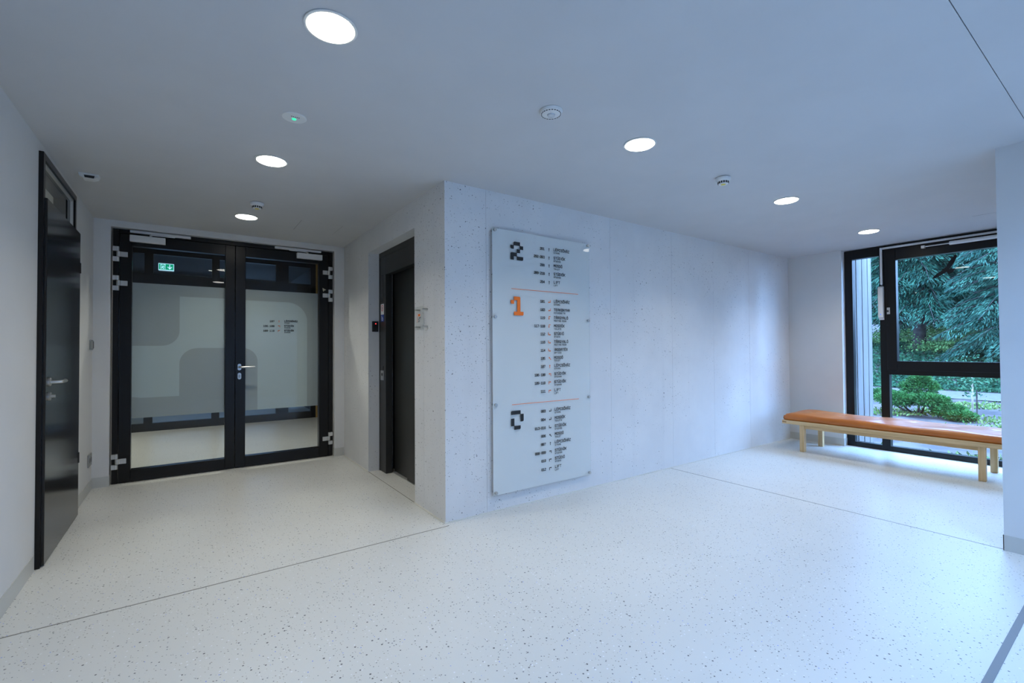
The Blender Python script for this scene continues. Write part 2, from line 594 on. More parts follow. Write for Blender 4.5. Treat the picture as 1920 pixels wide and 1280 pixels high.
# side room behind the black door, seen only through its transom
bm = bmesh.new()
box(bm, -4.6, -4.5, -0.6, 3.2, 0, 3.0)
box(bm, -4.6, XL - 0.15, -0.7, -0.6, 0, 3.0)
box(bm, -4.6, XL - 0.15, 3.2, 3.3, 0, 3.0)
box(bm, -4.6, XL - 0.15, -0.7, 3.3, -0.1, 0)
box(bm, -4.6, XL - 0.15, -0.7, 3.3, 2.9, 3.0)
box(bm, XL - 0.16, XL - 0.15, -0.7, 3.3, 2.5, 3.0)
obj('wall_side_room', bm, WHITE, kind='structure', label='pale room behind the black door, glimpsed through its transom', category='room')

# back wall with the opening of the double door
OX0, OX1, OTOP = -2.135, -0.108, 2.440
bm = bmesh.new()
box(bm, XL, OX0, YB, YB + 0.22, 0, H)
box(bm, OX1, 0.03, YB, YB + 0.22, 0, H)
box(bm, OX0, OX1, YB, YB + 0.22, OTOP, H)
obj('wall_back', bm, WHITE, kind='structure', label='white painted wall around the glazed double door', category='wall')
bm = bmesh.new()
box(bm, XL + 0.004, OX0, YB - 0.004, YB, 0, 0.095)
box(bm, OX0, OX0 + 0.004, YB - 0.004, YB + 0.07, 0, 0.095)
box(bm, OX1, 0.0, YB - 0.004, YB, 0, 0.095)
box(bm, OX1 - 0.004, OX1, YB - 0.004, YB + 0.07, 0, 0.095)
obj('baseboard_back', bm, SKIRT, kind='structure', label='grey vinyl skirting beside the glazed double door', category='baseboard')

# ---------------------------------------------------------------- structure: concrete lift shaft with formwork panels
LY0, LY1, LTOP = 0.551, 1.747, 2.272
bm = bmesh.new()
PT = 0.02
box(bm, PT, XF, PT, 0.45, 0, H)
box(bm, PT, 0.40, 0.45, LY0, 0, H)
box(bm, PT, 0.40, LY1, YB + 0.22, 0, H)
box(bm, PT, 0.40, LY0, LY1, LTOP, H)
box(bm, 0.40, 0.50, 0.45, YB + 0.22, 0, H)
wc = obj('wall_concrete', bm, CONCRETE, kind='structure', label='whitewashed concrete lift shaft wall full of small pores', category='wall')
xs = [0.0, 0.356, 1.742, 2.683, 3.466, 4.263, XF]
g = 0.0009
for a, b in zip(xs[:-1], xs[1:]):
    B('concrete_panel', a + (g if a else 0), b - g, 0.0, PT, 0.0, H, CONCRETE, wc)
B('concrete_panel', 0.0, PT, PT, 0.37 - g, 0.0, H, CONCRETE, wc)
B('concrete_panel', 0.0, PT, 0.37 + g, LY0, 0.0, H, CONCRETE, wc)
B('concrete_panel', 0.0, PT, LY0, LY1, LTOP, H, CONCRETE, wc)
B('concrete_panel', 0.0, PT, LY1, 2.615, 0.0, H, CONCRETE, wc)
B('concrete_panel', 0.004, PT, 2.620, YB, 0.0, H, WHITE, wc)
# formwork tie holes
for (x, z) in ((0.32, 1.19), (0.36, 0.345), (1.79, 1.13), (1.79, 0.30), (2.66, 0.36), (5.15, 0.21)):
    L_('tie_hole', (x, 0.0005, z), (0, -1, 0), [(0.013, 0.0), (0.015, 0.001), (0.0135, 0.0016), (0.010, 0.0008), (0.0, 0.0006)], CONCRETE, wc, n=16)
bm = bmesh.new()
for (x0, x1, y0, y1) in ((0.0, XF, -0.012, 0.0), (-0.012, 0.0, -0.012, LY0), (-0.012, 0.0, LY1, YB)):
    box(bm, x0, x1, y0, y1, 0.0, 0.006, 0.0)
obj('trim_1', bm, CAULK, kind='structure', label='thin white caulk bead along the foot of the concrete', category='trim')

# ---------------------------------------------------------------- structure: window wall, right-hand wall block, closing walls
WY0, WY1 = -0.640, -2.43
B('wall_window', XF, XF + 0.26, WY0, 0.0 + 0.45, 0, H, WHITE, kind='structure', label='white wall between the concrete and the window', category='wall')
bm = bmesh.new()
box(bm, XF - 0.004, XF, WY0, 0.0, 0, 0.095)
box(bm, XF - 0.004, XF + 0.10, WY0 - 0.004, WY0, 0, 0.095)
obj('baseboard_window', bm, SKIRT, kind='structure', label='grey vinyl skirting behind the bench end', category='baseboard')
B('wall_right', XR, XF + 0.26, -3.20, YR, 0, H, WHITE, kind='structure', label='white wall block hiding the end of the bench', category='wall')
bm = bmesh.new()
box(bm, XR - 0.004, XR, -3.20, YR + 0.004, 0, 0.095)
box(bm, XR - 0.004, XF, YR, YR + 0.004, 0, 0.095)
obj('baseboard_right', bm, SKIRT, kind='structure', label='grey vinyl skirting on the wall block beside the bench', category='baseboard')
bm = bmesh.new()
box(bm, XL - 0.15, XR + 0.25, YE - 0.2, YE, 0, H)
obj('wall_front', bm, WHITE, kind='structure', label='white wall closing the lobby at its far end', category='wall')
B('wall_side', XR, XR + 0.25, YE, -3.2, 0, H, WHITE, kind='structure', label='white wall continuing past the wall block', category='wall')
# ---------------------------------------------------------------- door_1: double glazed door
d1 = empty('door_1', (-1.12, YB + 0.10, 0), kind='structure', label='black framed glazed double door with frosted film', category='door')
FY = YB + 0.060         # front face of the frame
LYF = YB + 0.052        # front face of the leaves
GY = YB + 0.125         # glass plane
FX0, FX1, FTOP = -2.124, -0.119, 2.432
B('frame_jamb', FX0, -2.078, FY, FY + 0.09, 0, FTOP, BLACKALU, d1, 0.002)
B('frame_jamb', -0.162, FX1, FY, FY + 0.09, 0, FTOP, BLACKALU, d1, 0.002)
B('frame_head', -2.078, -0.162, FY, FY + 0.09, 2.392, FTOP, BLACKALU, d1, 0.002)
LZ0, LZ1 = 0.006, 2.388
def leaf(x0, x1, gx0, gx1, gz0, gz1):
    r = empty('door_leaf', ((x0 + x1) / 2, LYF + 0.03, 0))
    r.parent = d1
    r.location = WLOC[r] - WLOC[d1]
    y0, y1 = LYF, LYF + 0.085
    B('stile', x0, gx0, y0, y1, LZ0, LZ1, BLACKALU, r, 0.003)
    B('stile', gx1, x1, y0, y1, LZ0, LZ1, BLACKALU, r, 0.003)
    B('bottom_rail', gx0, gx1, y0, y1, LZ0, gz0, BLACKALU, r, 0.002)
    B('top_rail', gx0, gx1, y0, y1, gz1, LZ1, BLACKALU, r, 0.002)
    B('glass_pane', gx0 - 0.006, gx1 + 0.006, GY - 0.003, GY + 0.003, gz0 - 0.006, gz1 + 0.006, DOORGLASS, r)
    return r
GLX = (-1.983, -1.212)
GRX = (-1.024, -0.268)
GZ = (0.118, 2.283)
lfL = leaf(-2.074, -1.1225, *GLX, *GZ)
lfR = leaf(-1.1195, -0.166, *GRX, *GZ)

FZ0, FZ1 = 0.603, 1.935
def arc(cx, cz, r, a0, a1, n=14):
    return [(cx + r * math.cos(math.radians(a0 + (a1 - a0) * i / n)), cz + r * math.sin(math.radians(a0 + (a1 - a0) * i / n))) for i in range(n + 1)]
YFILM = GY + 0.004
def film(name, pts, material, parent, y=YFILM):
    bm = bmesh.new()
    poly_prism(bm, pts, lambda u, v: (u, y, v), (0, 0.0006, 0))
    return obj(name, bm, material, parent)
# left leaf: a block pattern cut from two tones of film
xa, xb = GLX
sx = -1.606
dk = [(xa, FZ1), (xb, FZ1), (xb, 1.820), (sx, 1.820)] + arc(sx - 0.15, 1.313 + 0.15, 0.15, 0, -90) + [(xa, 1.313)]
film('dark_film', dk, FILM_DARK, lfL)
lt = [(sx, 1.820), (xb, 1.820), (xb, 1.290)] + arc(sx + 0.16, 1.290 - 0.16, 0.16, 90, 180) + [(sx, 0.800)] + arc(xa + 0.07, 0.800 + 0.035, 0.035, -90, -120, 4) + [(xa, 0.812), (xa, 1.313)] + arc(sx - 0.15, 1.313 + 0.15, 0.15, -90, 0)
film('light_film', lt, FILM_LIGHT, lfL)
dk2 = [(xa, FZ0), (xb, FZ0), (xb, 1.290)] + arc(sx + 0.16, 1.290 - 0.16, 0.16, 90, 180) + [(sx, 0.800)] + arc(xa + 0.07, 0.800 + 0.035, 0.035, -90, -120, 4) + [(xa, 0.812)]
film('dark_film', dk2, FILM_DARK, lfL)
xa, xb = GRX
sx2 = -0.386
R3 = 0.215
dk = [(xa, FZ1), (xb, FZ1), (xb, FZ0), (sx2, FZ0)] + arc(sx2 - R3, 1.814 - R3, R3, 0, 90) + [(xa, 1.814)]
film('dark_film', dk, FILM_DARK, lfR)
xs3 = -0.900
R4 = 0.15
blk = [(xa, 1.289)] + arc(xs3 - R4 + 0.0, 1.289 - R4, R4, 90, 0)[4:] + [(xs3, FZ0), (xa, FZ0)]
film('dark_film', blk, FILM_DARK, lfR)
lt = [(xa, 1.814)] + arc(sx2 - R3, 1.814 - R3, R3, 90, 0) + [(sx2, FZ0), (xs3, FZ0)] + arc(xs3 - R4, 1.289 - R4, R4, 0, 90)[:11] + [(xa, 1.289)]
film('light_film', lt, FILM_LIGHT, lfR)

def hinge(xj, z, s, parent):
    h = empty('hinge', (xj, FY - 0.01, z - 0.07))
    h.parent = parent
    h.location = WLOC[h] - WLOC[parent]
    for k, (a, b) in enumerate(((0.027, 0.071), (-0.071, -0.027))):
        L_('knuckle', (xj - s * 0.006, FY - 0.014, z + a), (0, 0, 1), [(0.016, 0), (0.017, 0.001), (0.017, b - a - 0.001), (0.016, b - a)], SATIN, h, 20)
        B('mounting_plate', xj - s * 0.04, xj - s * 0.006, FY - 0.030, FY + 0.001, z + a, z + b, SATIN, h, 0.002)
    L_('knuckle', (xj + s * 0.005, FY - 0.018, z - 0.024), (0, 0, 1), [(0.016, 0), (0.017, 0.001), (0.017, 0.047), (0.016, 0.048)], SATIN, h, 20)
    B('leaf_plate', xj + s * 0.005, xj + s * 0.072, FY - 0.022, LYF + 0.001, z - 0.024, z + 0.024, SATIN, h, 0.002)
for z in (2.190, 1.912, 0.212):
    hinge(-2.085, z, 1, d1)
for z in (2.182, 1.909, 0.212):
    hinge(-0.158, z, -1, d1)

def closer(x0, x1, rx0, rx1, parent, tip):
    c = empty('door_closer', ((x0 + x1) / 2, LYF - 0.02, 2.31))
    c.parent = parent
    c.location = WLOC[c] - WLOC[parent]
    B('closer_body', x0, x1, LYF - 0.05, LYF, 2.318, 2.380, PLASTIC, c, 0.004, 2)
    B('slide_rail', rx0, rx1, FY - 0.026, FY, 2.406, 2.431, PLASTIC, c, 0.002)
    xm = x0 + 0.16 if tip > 0 else x1 - 0.16
    L_('spindle', (xm, LYF - 0.025, 2.380), (0, 0, 1), [(0.012, 0), (0.012, 0.016)], STEEL, c, 14)
    bm = bmesh.new()
    a, b = Vector((xm, LYF - 0.025, 2.398)), Vector((xm + tip * 0.19, FY - 0.012, 2.404))
    tube(bm, [a, b], 0.006, 8)
    obj('closer_arm', bm, SATIN, c)
closer(-1.998, -1.722, -1.998, -1.515, d1, 1)
closer(-0.518, -0.243, -0.742, -0.250, d1, -1)

def stadium(bm, cx, cz, w, h, y, depth, n=10):
    r = w / 2
    pts = arc(cx, cz + h / 2 - r, r, 0, 180, n) + arc(cx, cz - h / 2 + r, r, 180, 360, n)
    poly_prism(bm, pts, lambda u, v: (u, y, v), (0, -depth, 0))
hx = -1.080
hd = empty('lever_handle', (hx, LYF, 1.05))
hd.parent = d1
hd.location = WLOC[hd] - WLOC[d1]
bm = bmesh.new(); stadium(bm, hx, 1.083, 0.033, 0.070, LYF, 0.010)
obj('handle_rose', bm, STEEL, hd, 'auto')
bm = bmesh.new()
tube(bm, [(hx, LYF - 0.008, 1.083), (hx, LYF - 0.046, 1.083), (hx + 0.008, LYF - 0.056, 1.083), (hx + 0.02, LYF - 0.058, 1.083), (hx + 0.142, LYF - 0.058, 1.083)], 0.0105, 12)
obj('lever', bm, STEEL, hd, 'auto')
bm = bmesh.new(); stadium(bm, hx, 0.986, 0.033, 0.070, LYF, 0.010)
es = obj('keyhole_rose', bm, STEEL, hd, 'auto')
bm = bmesh.new(); stadium(bm, hx, 0.984, 0.017, 0.033, LYF - 0.0098, 0.002)
obj('lock_cylinder', bm, GREYPL, hd, 'auto')
bm = bmesh.new()
poly_prism(bm, [(-0.232, 1.998), (-0.203, 1.983), (-0.190, 1.976), (-0.211, 1.968), (-0.222, 1.952), (-0.229, 1.970)], lambda u, v: (u, LYF - 0.0004, v), (0, -0.004, 0))
obj('torn_tape', bm, mat('cream_tape', (0.55, 0.52, 0.40), 0.7), lfR)

# ---------------------------------------------------------------- stroke lettering (flat print)
G = {
 'A': [[(0, 0), (0, 4.5), (1, 6), (3, 6), (4, 4.5), (4, 0)], [(0, 2.6), (4, 2.6)]],
 'C': [[(4, 5), (3, 6), (1, 6), (0, 5), (0, 1), (1, 0), (3, 0), (4, 1)]],
 'D': [[(0, 0), (0, 6), (2.7, 6), (4, 4.6), (4, 1.4), (2.7, 0), (0, 0)]],
 'E': [[(4, 6), (0, 6), (0, 0), (4, 0)], [(0, 3.1), (3.3, 3.1)]],
 'F': [[(4, 6), (0, 6), (0, 0)], [(0, 3.1), (3.3, 3.1)]],
 'G': [[(4, 5), (3, 6), (1, 6), (0, 5), (0, 1), (1, 0), (4, 0), (4, 2.8), (2.2, 2.8)]],
 'H': [[(0, 0), (0, 6)], [(4, 0), (4, 6)], [(0, 3), (4, 3)]],
 'I': [[(2, 0), (2, 6)]],
 'K': [[(0, 0), (0, 6)], [(4, 6), (1, 3), (4, 0)], [(0, 3), (1, 3)]],
 'L': [[(0, 6), (0, 0), (3.8, 0)]],
 'M': [[(0, 0), (0, 6), (2, 3.2), (4, 6), (4, 0)]],
 'N': [[(0, 0), (0, 6), (4, 0), (4, 6)]],
 'O': [[(1, 0), (0, 1), (0, 5), (1, 6), (3, 6), (4, 5), (4, 1), (3, 0), (1, 0)]],
 'P': [[(0, 0), (0, 6), (3, 6), (4, 5), (4, 3.7), (3, 2.7), (0, 2.7)]],
 'R': [[(0, 0), (0, 6), (3, 6), (4, 5), (4, 3.8), (3, 2.8), (0, 2.8)], [(2, 2.8), (4, 0)]],
 'S': [[(4, 5.2), (3, 6), (1, 6), (0, 5), (0, 4), (1, 3.1), (3, 2.9), (4, 2), (4, 1), (3, 0), (1, 0), (0, 0.8)]],
 'T': [[(0, 6), (4, 6)], [(2, 6), (2, 0)]],
 'U': [[(0, 6), (0, 1), (1, 0), (3, 0), (4, 1), (4, 6)]],
 'Y': [[(0, 6), (2, 3), (4, 6)], [(2, 3), (2, 0)]],
 'Z': [[(0, 6), (4, 6), (0, 0), (4, 0)]],
 '0': [[(1, 0), (0, 1), (0, 5), (1, 6), (3, 6), (4, 5), (4, 1), (3, 0), (1, 0)], [(2, 2.6), (2, 3.4)]],
 '1': [[(0.4, 5), (2, 6), (2, 0)], [(0.2, 0), (3.8, 0)]],
 '2': [[(0, 5), (1, 6), (3, 6), (4, 5), (4, 4), (0, 1), (0, 0), (4, 0)]],
 '3': [[(0, 6), (4, 6), (2, 3.6), (3, 3.6), (4, 2.6), (4, 1), (3, 0), (1, 0), (0, 1)]],
 '4': [[(3, 0), (3, 6), (0, 2), (4, 2)]],
 '5': [[(4, 6), (0, 6), (0, 3.4), (3, 3.4), (4, 2.4), (4, 1), (3, 0), (0, 0)]],
 '6': [[(3.6, 6), (1.6, 6), (0, 4), (0, 1), (1, 0), (3, 0), (4, 1), (4, 2.4), (3, 3.4), (0, 3.4)]],
 '7': [[(0, 6), (4, 6), (1.6, 0)]],
 '8': [[(1, 3.1), (0, 4), (0, 5), (1, 6), (3, 6), (4, 5), (4, 4), (3, 3.1), (1, 3.1), (0, 2.2), (0, 1), (1, 0), (3, 0), (4, 1), (4, 2.2), (3, 3.1)]],
 '9': [[(0.4, 0), (2.4, 0), (4, 2), (4, 5), (3, 6), (1, 6), (0, 5), (0, 3.6), (1, 2.6), (4, 2.6)]],
 '-': [[(0.6, 2.6), (3.4, 2.6)]],
 '\u2022': [[(1.8, 3), (2.2, 3)]],
}
ACC = {'\u00c1': ('A', 'a'), '\u00c9': ('E', 'a'), '\u00cd': ('I', 'a'), '\u00d3': ('O', 'a'), '\u00da': ('U', 'a'), '\u0150': ('O', 'd')}

def strokes_to_bm(bm, polylines, fn, wd):
    """each segment becomes a small flat rectangle; fn maps (u, v) to 3-D."""
    for pl in polylines:
        for (a, b) in zip(pl[:-1], pl[1:]):
            a, b = Vector(a), Vector(b)
            d = b - a
            if d.length < 1e-9:
                continue
            d.normalize()
            n = Vector((-d.y, d.x)) * wd / 2
            e = d * wd / 2
            q = [a - e + n, a - e - n, b + e - n, b + e + n]
            bm.faces.new([bm.verts.new(fn(p.x, p.y)) for p in q])

def text_lines(s, h, adv=1.55, x0=0.0, y0=0.0):
    """polylines for a string; cell scaled so cap height = h; advance in glyph widths."""
    k = h / 6.0
    out = []
    x = x0
    for ch in s:
        if ch == ' ':
            x += 4 * k * adv * 0.8
            continue
        acc = None
        if ch in ACC:
            ch, acc = ACC[ch]
        narrow = 0.6 if ch in 'I' else 1.0
        off = 2 * (1 - narrow)
        for pl in G[ch]:
            out.append([(x + (u - off) * k, y0 + v * k) for u, v in pl])
        if acc == 'a':
            out.append([(x + (1.7 - off) * k, y0 + 7.1 * k), (x + (2.6 - off) * k, y0 + 8.1 * k)])
        elif acc == 'd':
            out.append([(x + 1.0 * k, y0 + 7.1 * k), (x + 1.5 * k, y0 + 8.1 * k)])
            out.append([(x + 2.7 * k, y0 + 7.1 * k), (x + 3.2 * k, y0 + 8.1 * k)])
        x += 4 * k * adv * narrow
    return out, x - 4 * k * (adv - 1)

def put_text(name, s, h, adv, wd, fn, material, parent, align='L'):
    pl, w = text_lines(s, h, adv)
    off = -w if align == 'R' else 0.0
    bm = bmesh.new()
    strokes_to_bm(bm, [[(u + off, v) for u, v in p] for p in pl], fn, wd)
    return obj(name, bm, material, parent)

ARW = {  # arrows on a 0..6 square, with a triangular head
 'up': ([[(3, 0), (3, 4)]], [(3, 6.2), (1.2, 3.8), (4.8, 3.8)]),
 'upleft': ([[(5.6, 0.4), (2.6, 3.4)]], [(0.6, 5.4), (0.9, 2.2), (3.8, 5.1)]),
 'return': ([[(5.6, 5.6), (5.6, 1.8), (2.4, 1.8)]], [(-0.2, 1.8), (2.4, 3.6), (2.4, 0.0)]),
 'downright': ([[(0.4, 5.6), (0.4, 1.6), (3.6, 1.6)]], [(6.2, 1.6), (3.6, 3.4), (3.6, -0.2)]),
 'leftdown': ([[(5.0, 5.8), (1.8, 5.8), (1.8, 1.8)]], [(1.8, -0.4), (0.0, 2.2), (3.6, 2.2)]),
 'leftturn': ([[(5.6, 0.2), (5.6, 4.2), (2.4, 4.2)]], [(-0.2, 4.2), (2.4, 6.0), (2.4, 2.4)]),
 'rightturn': ([[(0.4, 0.2), (0.4, 4.2), (3.6, 4.2)]], [(6.2, 4.2), (3.6, 6.0), (3.6, 2.4)]),
}
def put_arrow(kind, size, wd, fn, material, parent):
    k = size / 6.0
    bm = bmesh.new()
    ln, tri = ARW[kind]
    strokes_to_bm(bm, [[(u * k, v * k) for u, v in p] for p in ln], fn, wd)
    bm.faces.new([bm.verts.new(fn(u * k, v * k)) for u, v in tri])
    return obj('arrow', bm, material, parent)

# lettering on the right leaf's film
def entry_on_door(zc, num, ar, big, small):
    y = GY - 0.0036
    put_text('room_number', num, 0.0165, 1.5, 0.0038, lambda u, v: (-0.735 + u, y, zc - 0.016 + v), INK, lfR, 'R')
    put_arrow(ar, 0.021, 0.004, lambda u, v: (-0.697 + u, y, zc - 0.018 + v), ORANGE, lfR)
    put_text('room_name', big, 0.0155, 1.55, 0.0038, lambda u, v: (-0.630 + u, y, zc - 0.010 + v), INK, lfR)
    put_text('room_name', small, 0.0095, 1.55, 0.0022, lambda u, v: (-0.630 + u, y, zc - 0.029 + v), INK, lfR)
entry_on_door(1.598, '107', 'up', 'L\u00c9PCS\u0150H\u00c1Z', 'STAIRS')
entry_on_door(1.543, '106\u2022108', 'leftturn', 'ST\u00daDI\u00d3K', 'STUDIOS')
entry_on_door(1.490, '109\u2022110', 'rightturn', 'ST\u00daDI\u00d3K', 'STUDIOS')

# ---------------------------------------------------------------- door_2: glossy black door with transom (left wall)
d2 = empty('door_2', (XL, 1.25, 0), kind='structure', label='glossy black flush door with a clear transom above', category='door')
XO = XL + 0.022
fr0, fr1 = DY0 - 0.01, DY1 + 0.01
bm = bmesh.new()
box(bm, XL - 0.10, XO, fr0, fr0 + 0.042, 0, DTOP + 0.005, 0.001)
obj('frame_jamb', bm, BLACKALU, d2)
B('frame_jamb', XL - 0.10, XO, fr1 - 0.042, fr1, 0, DTOP + 0.005, BLACKALU, d2, 0.001)
B('frame_head', XL - 0.10, XO, fr0 + 0.042, fr1 - 0.042, DTOP - 0.035, DTOP + 0.005, BLACKALU, d2, 0.001)
B('transom_bar', XL - 0.10, XO - 0.004, fr0 + 0.042, fr1 - 0.042, 2.150, 2.185, BLACKALU, d2, 0.001)
tp = B('transom_pane', XL - 0.010, XL - 0.005, fr0 + 0.042, fr1 - 0.042, 2.185, DTOP - 0.035, GLASS, d2)
for (a, b, c, e) in ((fr0 + 0.042, fr1 - 0.042, 2.185, 2.194), (fr0 + 0.042, fr1 - 0.042, DTOP - 0.049, DTOP - 0.035),
                     (fr0 + 0.042, fr0 + 0.056, 2.197, DTOP - 0.049), (fr1 - 0.060, fr1 - 0.042, 2.197, DTOP - 0.049)):
    B('glazing_bead', XL - 0.005, XL + 0.010, a, b, c, e, SATIN, tp)
XLF = XL + 0.036
B('door_leaf', XL - 0.01, XLF, DY0 + 0.012, 1.800, 0.008, 2.172, BLACKLAM, d2, 0.002)
lf2 = [o for o in WLOC if o.parent == d2 and o.name.startswith('door_leaf')][0]
for z in (1.905, 0.445):
    L_('hinge', (XLF - 0.004, 1.803, z - 0.04), (0, 0, 1), [(0.009, 0), (0.009, 0.08)], BLACKMATT, lf2, 14)
hh = empty('lever_handle', (XLF, 0.86, 1.06)); hh.parent = d2; hh.location = WLOC[hh] - WLOC[d2]
L_('handle_rose', (XLF, 0.845, 1.078), (1, 0, 0), [(0.026, 0), (0.026, 0.009), (0.024, 0.011), (0.0, 0.011)], STEEL, hh, 24)
bm = bmesh.new()
tube(bm, [(XLF + 0.009, 0.845, 1.078), (XLF + 0.045, 0.845, 1.078), (XLF + 0.054, 0.850, 1.078), (XLF + 0.058, 0.865, 1.078), (XLF + 0.058, 0.96, 1.078), (XLF + 0.050, 0.985, 1.080)], 0.010, 12)
obj('lever', bm, STEEL, hh, 'auto')
kr = L_('keyhole_rose', (XLF, 0.845, 0.992), (1, 0, 0), [(0.026, 0), (0.026, 0.009), (0.024, 0.011), (0.0, 0.011)], STEEL, hh, 24)
L_('thumb_turn', (XLF + 0.010, 0.845, 0.992), (1, 0, 0), [(0.010, 0), (0.010, 0.020), (0.0, 0.021)], STEEL, hh, 16)

# ---------------------------------------------------------------- door_3: lift portal
d3 = empty('door_3', (0.16, 1.15, 0), kind='structure', label='dark bronze lift door in its concrete niche', category='door')
JX0, JX1, DX = 0.118, 0.185, 0.190
B('portal_jamb', JX0, JX1, 1.560, LY1, 0.0, LTOP, LIFTJAMB, d3, 0.002)
B('portal_jamb', JX0, JX1, LY0, 0.63, 0.0, LTOP, LIFTJAMB, d3, 0.002)
B('portal_head', JX0, JX1, 0.63, 1.560, 2.032, LTOP, LIFTJAMB, d3, 0.002)
B('reveal_trim', JX0 - 0.004, JX0, 1.722, LY1, 0.0, LTOP, LIFTSTEEL, d3)
B('reveal_trim', JX0 - 0.004, JX0, LY0, 1.722, LTOP - 0.05, LTOP, LIFTSTEEL, d3)
B('door_panel', 0.215, 0.235, 1.150, 1.575, 0.012, 2.06, LIFTSTEEL, d3, 0.002)
B('door_panel', DX, 0.212, 0.60, 1.180, 0.012, 2.06, LIFTSTEEL, d3, 0.002)
B('sill', 0.185, 0.30, 0.60, 1.60, 0.0, 0.008, SATIN, d3)
B('back_shield', 0.26, 0.30, 0.50, 1.74, 0.0, 2.2, SHADOWGAP, d3)
B('indicator_strip', JX0 - 0.002, JX0, 1.632, 1.688, 1.760, 2.04, BLACKLAM, d3)
cp = B('call_plate', JX0 - 0.004, JX0, 1.616, 1.706, 0.945, 1.045, STEEL, d3)
L_('call_button', (JX0 - 0.004, 1.66, 1.005), (-1, 0, 0), [(0.016, 0), (0.016, 0.003), (0.0, 0.0035)], DARKPL, cp, 16)
B('call_plate', JX0 - 0.004, JX0, 1.630, 1.690, 1.050, 1.092, DARKPL, d3)
# stickers on the portal jamb
st = B('prohibition_sticker', JX0 - 0.0016, JX0, 1.612, 1.702, 1.625, 1.735, SIGNWHITE, d3)
L_('ring', (JX0 - 0.0017, 1.657, 1.692), (-1, 0, 0), [(0.026, 0), (0.033, 0.0), (0.033, 0.0004), (0.026, 0.0004), (0.026, 0)], SIGNRED, st, 24, cap=False)
B('figure', JX0 - 0.0022, JX0 - 0.0016, 1.651, 1.663, 1.676, 1.706, INK, st)
st = B('lift_pictogram_sticker', JX0 - 0.0016, JX0, 1.612, 1.702, 1.552, 1.623, SIGNBLUE, d3)
L_('wheel', (JX0 - 0.0017, 1.655, 1.578), (-1, 0, 0), [(0.011, 0), (0.017, 0.0), (0.017, 0.0004), (0.011, 0.0004), (0.011, 0)], SIGNWHITE, st, 20, cap=False)
bm = bmesh.new(); tube(bm, [(JX0 - 0.002, 1.672, 1.612), (JX0 - 0.002, 1.664, 1.592), (JX0 - 0.002, 1.642, 1.590)], 0.0028, 6)
obj('figure', bm, SIGNWHITE, st)

# card reader on the niche jamb
cr_ = empty('card_reader', (0.068, LY1, 1.449), label='small black card reader with a red light beside the lift', category='card reader')
B('reader_body', 0.036, 0.101, LY1 - 0.018, LY1, 1.449, 1.559, DARKPL, cr_, 0.005, 2)
L_('status_light', (0.072, LY1 - 0.018, 1.532), (0, -1, 0), [(0.0045, 0), (0.004, 0.0012), (0.0, 0.0015)], REDLED, cr_, 12)

# small acrylic lift sign on standoffs
ls = empty('lift_sign', (0, 0.365, 1.40), label='small clear acrylic lift sign on steel pegs beside the lift', category='sign')
SX = -0.036
B('acrylic_plate', SX - 0.003, SX, 0.285, 0.455, 1.415, 1.60, ACRYL, ls)
for yy in (0.300, 0.440):
    for zz in (1.440, 1.577):
        L_('standoff', (0.0, yy, zz), (-1, 0, 0), [(0.0075, 0), (0.0075, 0.042), (0.006, 0.044), (0.0, 0.044)], STEEL, ls, 16)
def lsf(u, v):
    return (SX - 0.0035, 0.44 - u, v)
bm = bmesh.new(); strokes_to_bm(bm, [[(0.036, 1.475), (0.036, 1.545)]], lsf, 0.004); obj('orange_bar', bm, ORANGE, ls)
bm = bmesh.new(); strokes_to_bm(bm, [[(0.062, 1.532), (0.080, 1.532)]], lsf, 0.018); obj('orange_square', bm, ORANGE, ls)
put_text('lettering', 'LIFT', 0.017, 1.4, 0.004, lambda u, v: lsf(0.052 + u, 1.498 + v), INK, ls)
put_text('lettering', 'LIFT', 0.011, 1.4, 0.003, lambda u, v: lsf(0.052 + u, 1.478 + v), INK, ls)

# ---------------------------------------------------------------- directory board
db = empty('directory_board', (0.91, -0.03, 0.13), label='tall frosted acrylic floor directory screwed to the concrete wall', category='directory board')
PX0, PX1, PZ0, PZ1 = 0.392, 1.426, 0.132, 2.203
BYB, BYF = -0.030, -0.0425
B('frosted_back', PX0, PX1, BYB - 0.003, BYB, PZ0, PZ1, FROST, db)
B('clear_panel', PX0, PX1, BYF, BYB - 0.0032, PZ0, PZ1, ACRYL, db)
for xx in (0.411, 1.408):
    for zz in (2.187, 1.511, 0.829, 0.153):
        s = L_('standoff', (xx, 0.0, zz), (0, -1, 0), [(0.010, 0), (0.010, 0.0425), (0.0125, 0.043), (0.0125, 0.051), (0.011, 0.053), (0.0, 0.053)], STEEL, db, 20)
PY = BYF - 0.0006
def bf(x0, z0):
    return lambda u, v: (x0 + u, PY, z0 + v)
DIG = {'2': ['.XX.', 'X..X', '..X.', 'XX..', 'X.XX'], '1': ['.XX.', 'X.X.', '..X.', '..X.', '.XXX'], '0': ['XXX.', '...X', 'X..X', 'X...', '.XX.']}
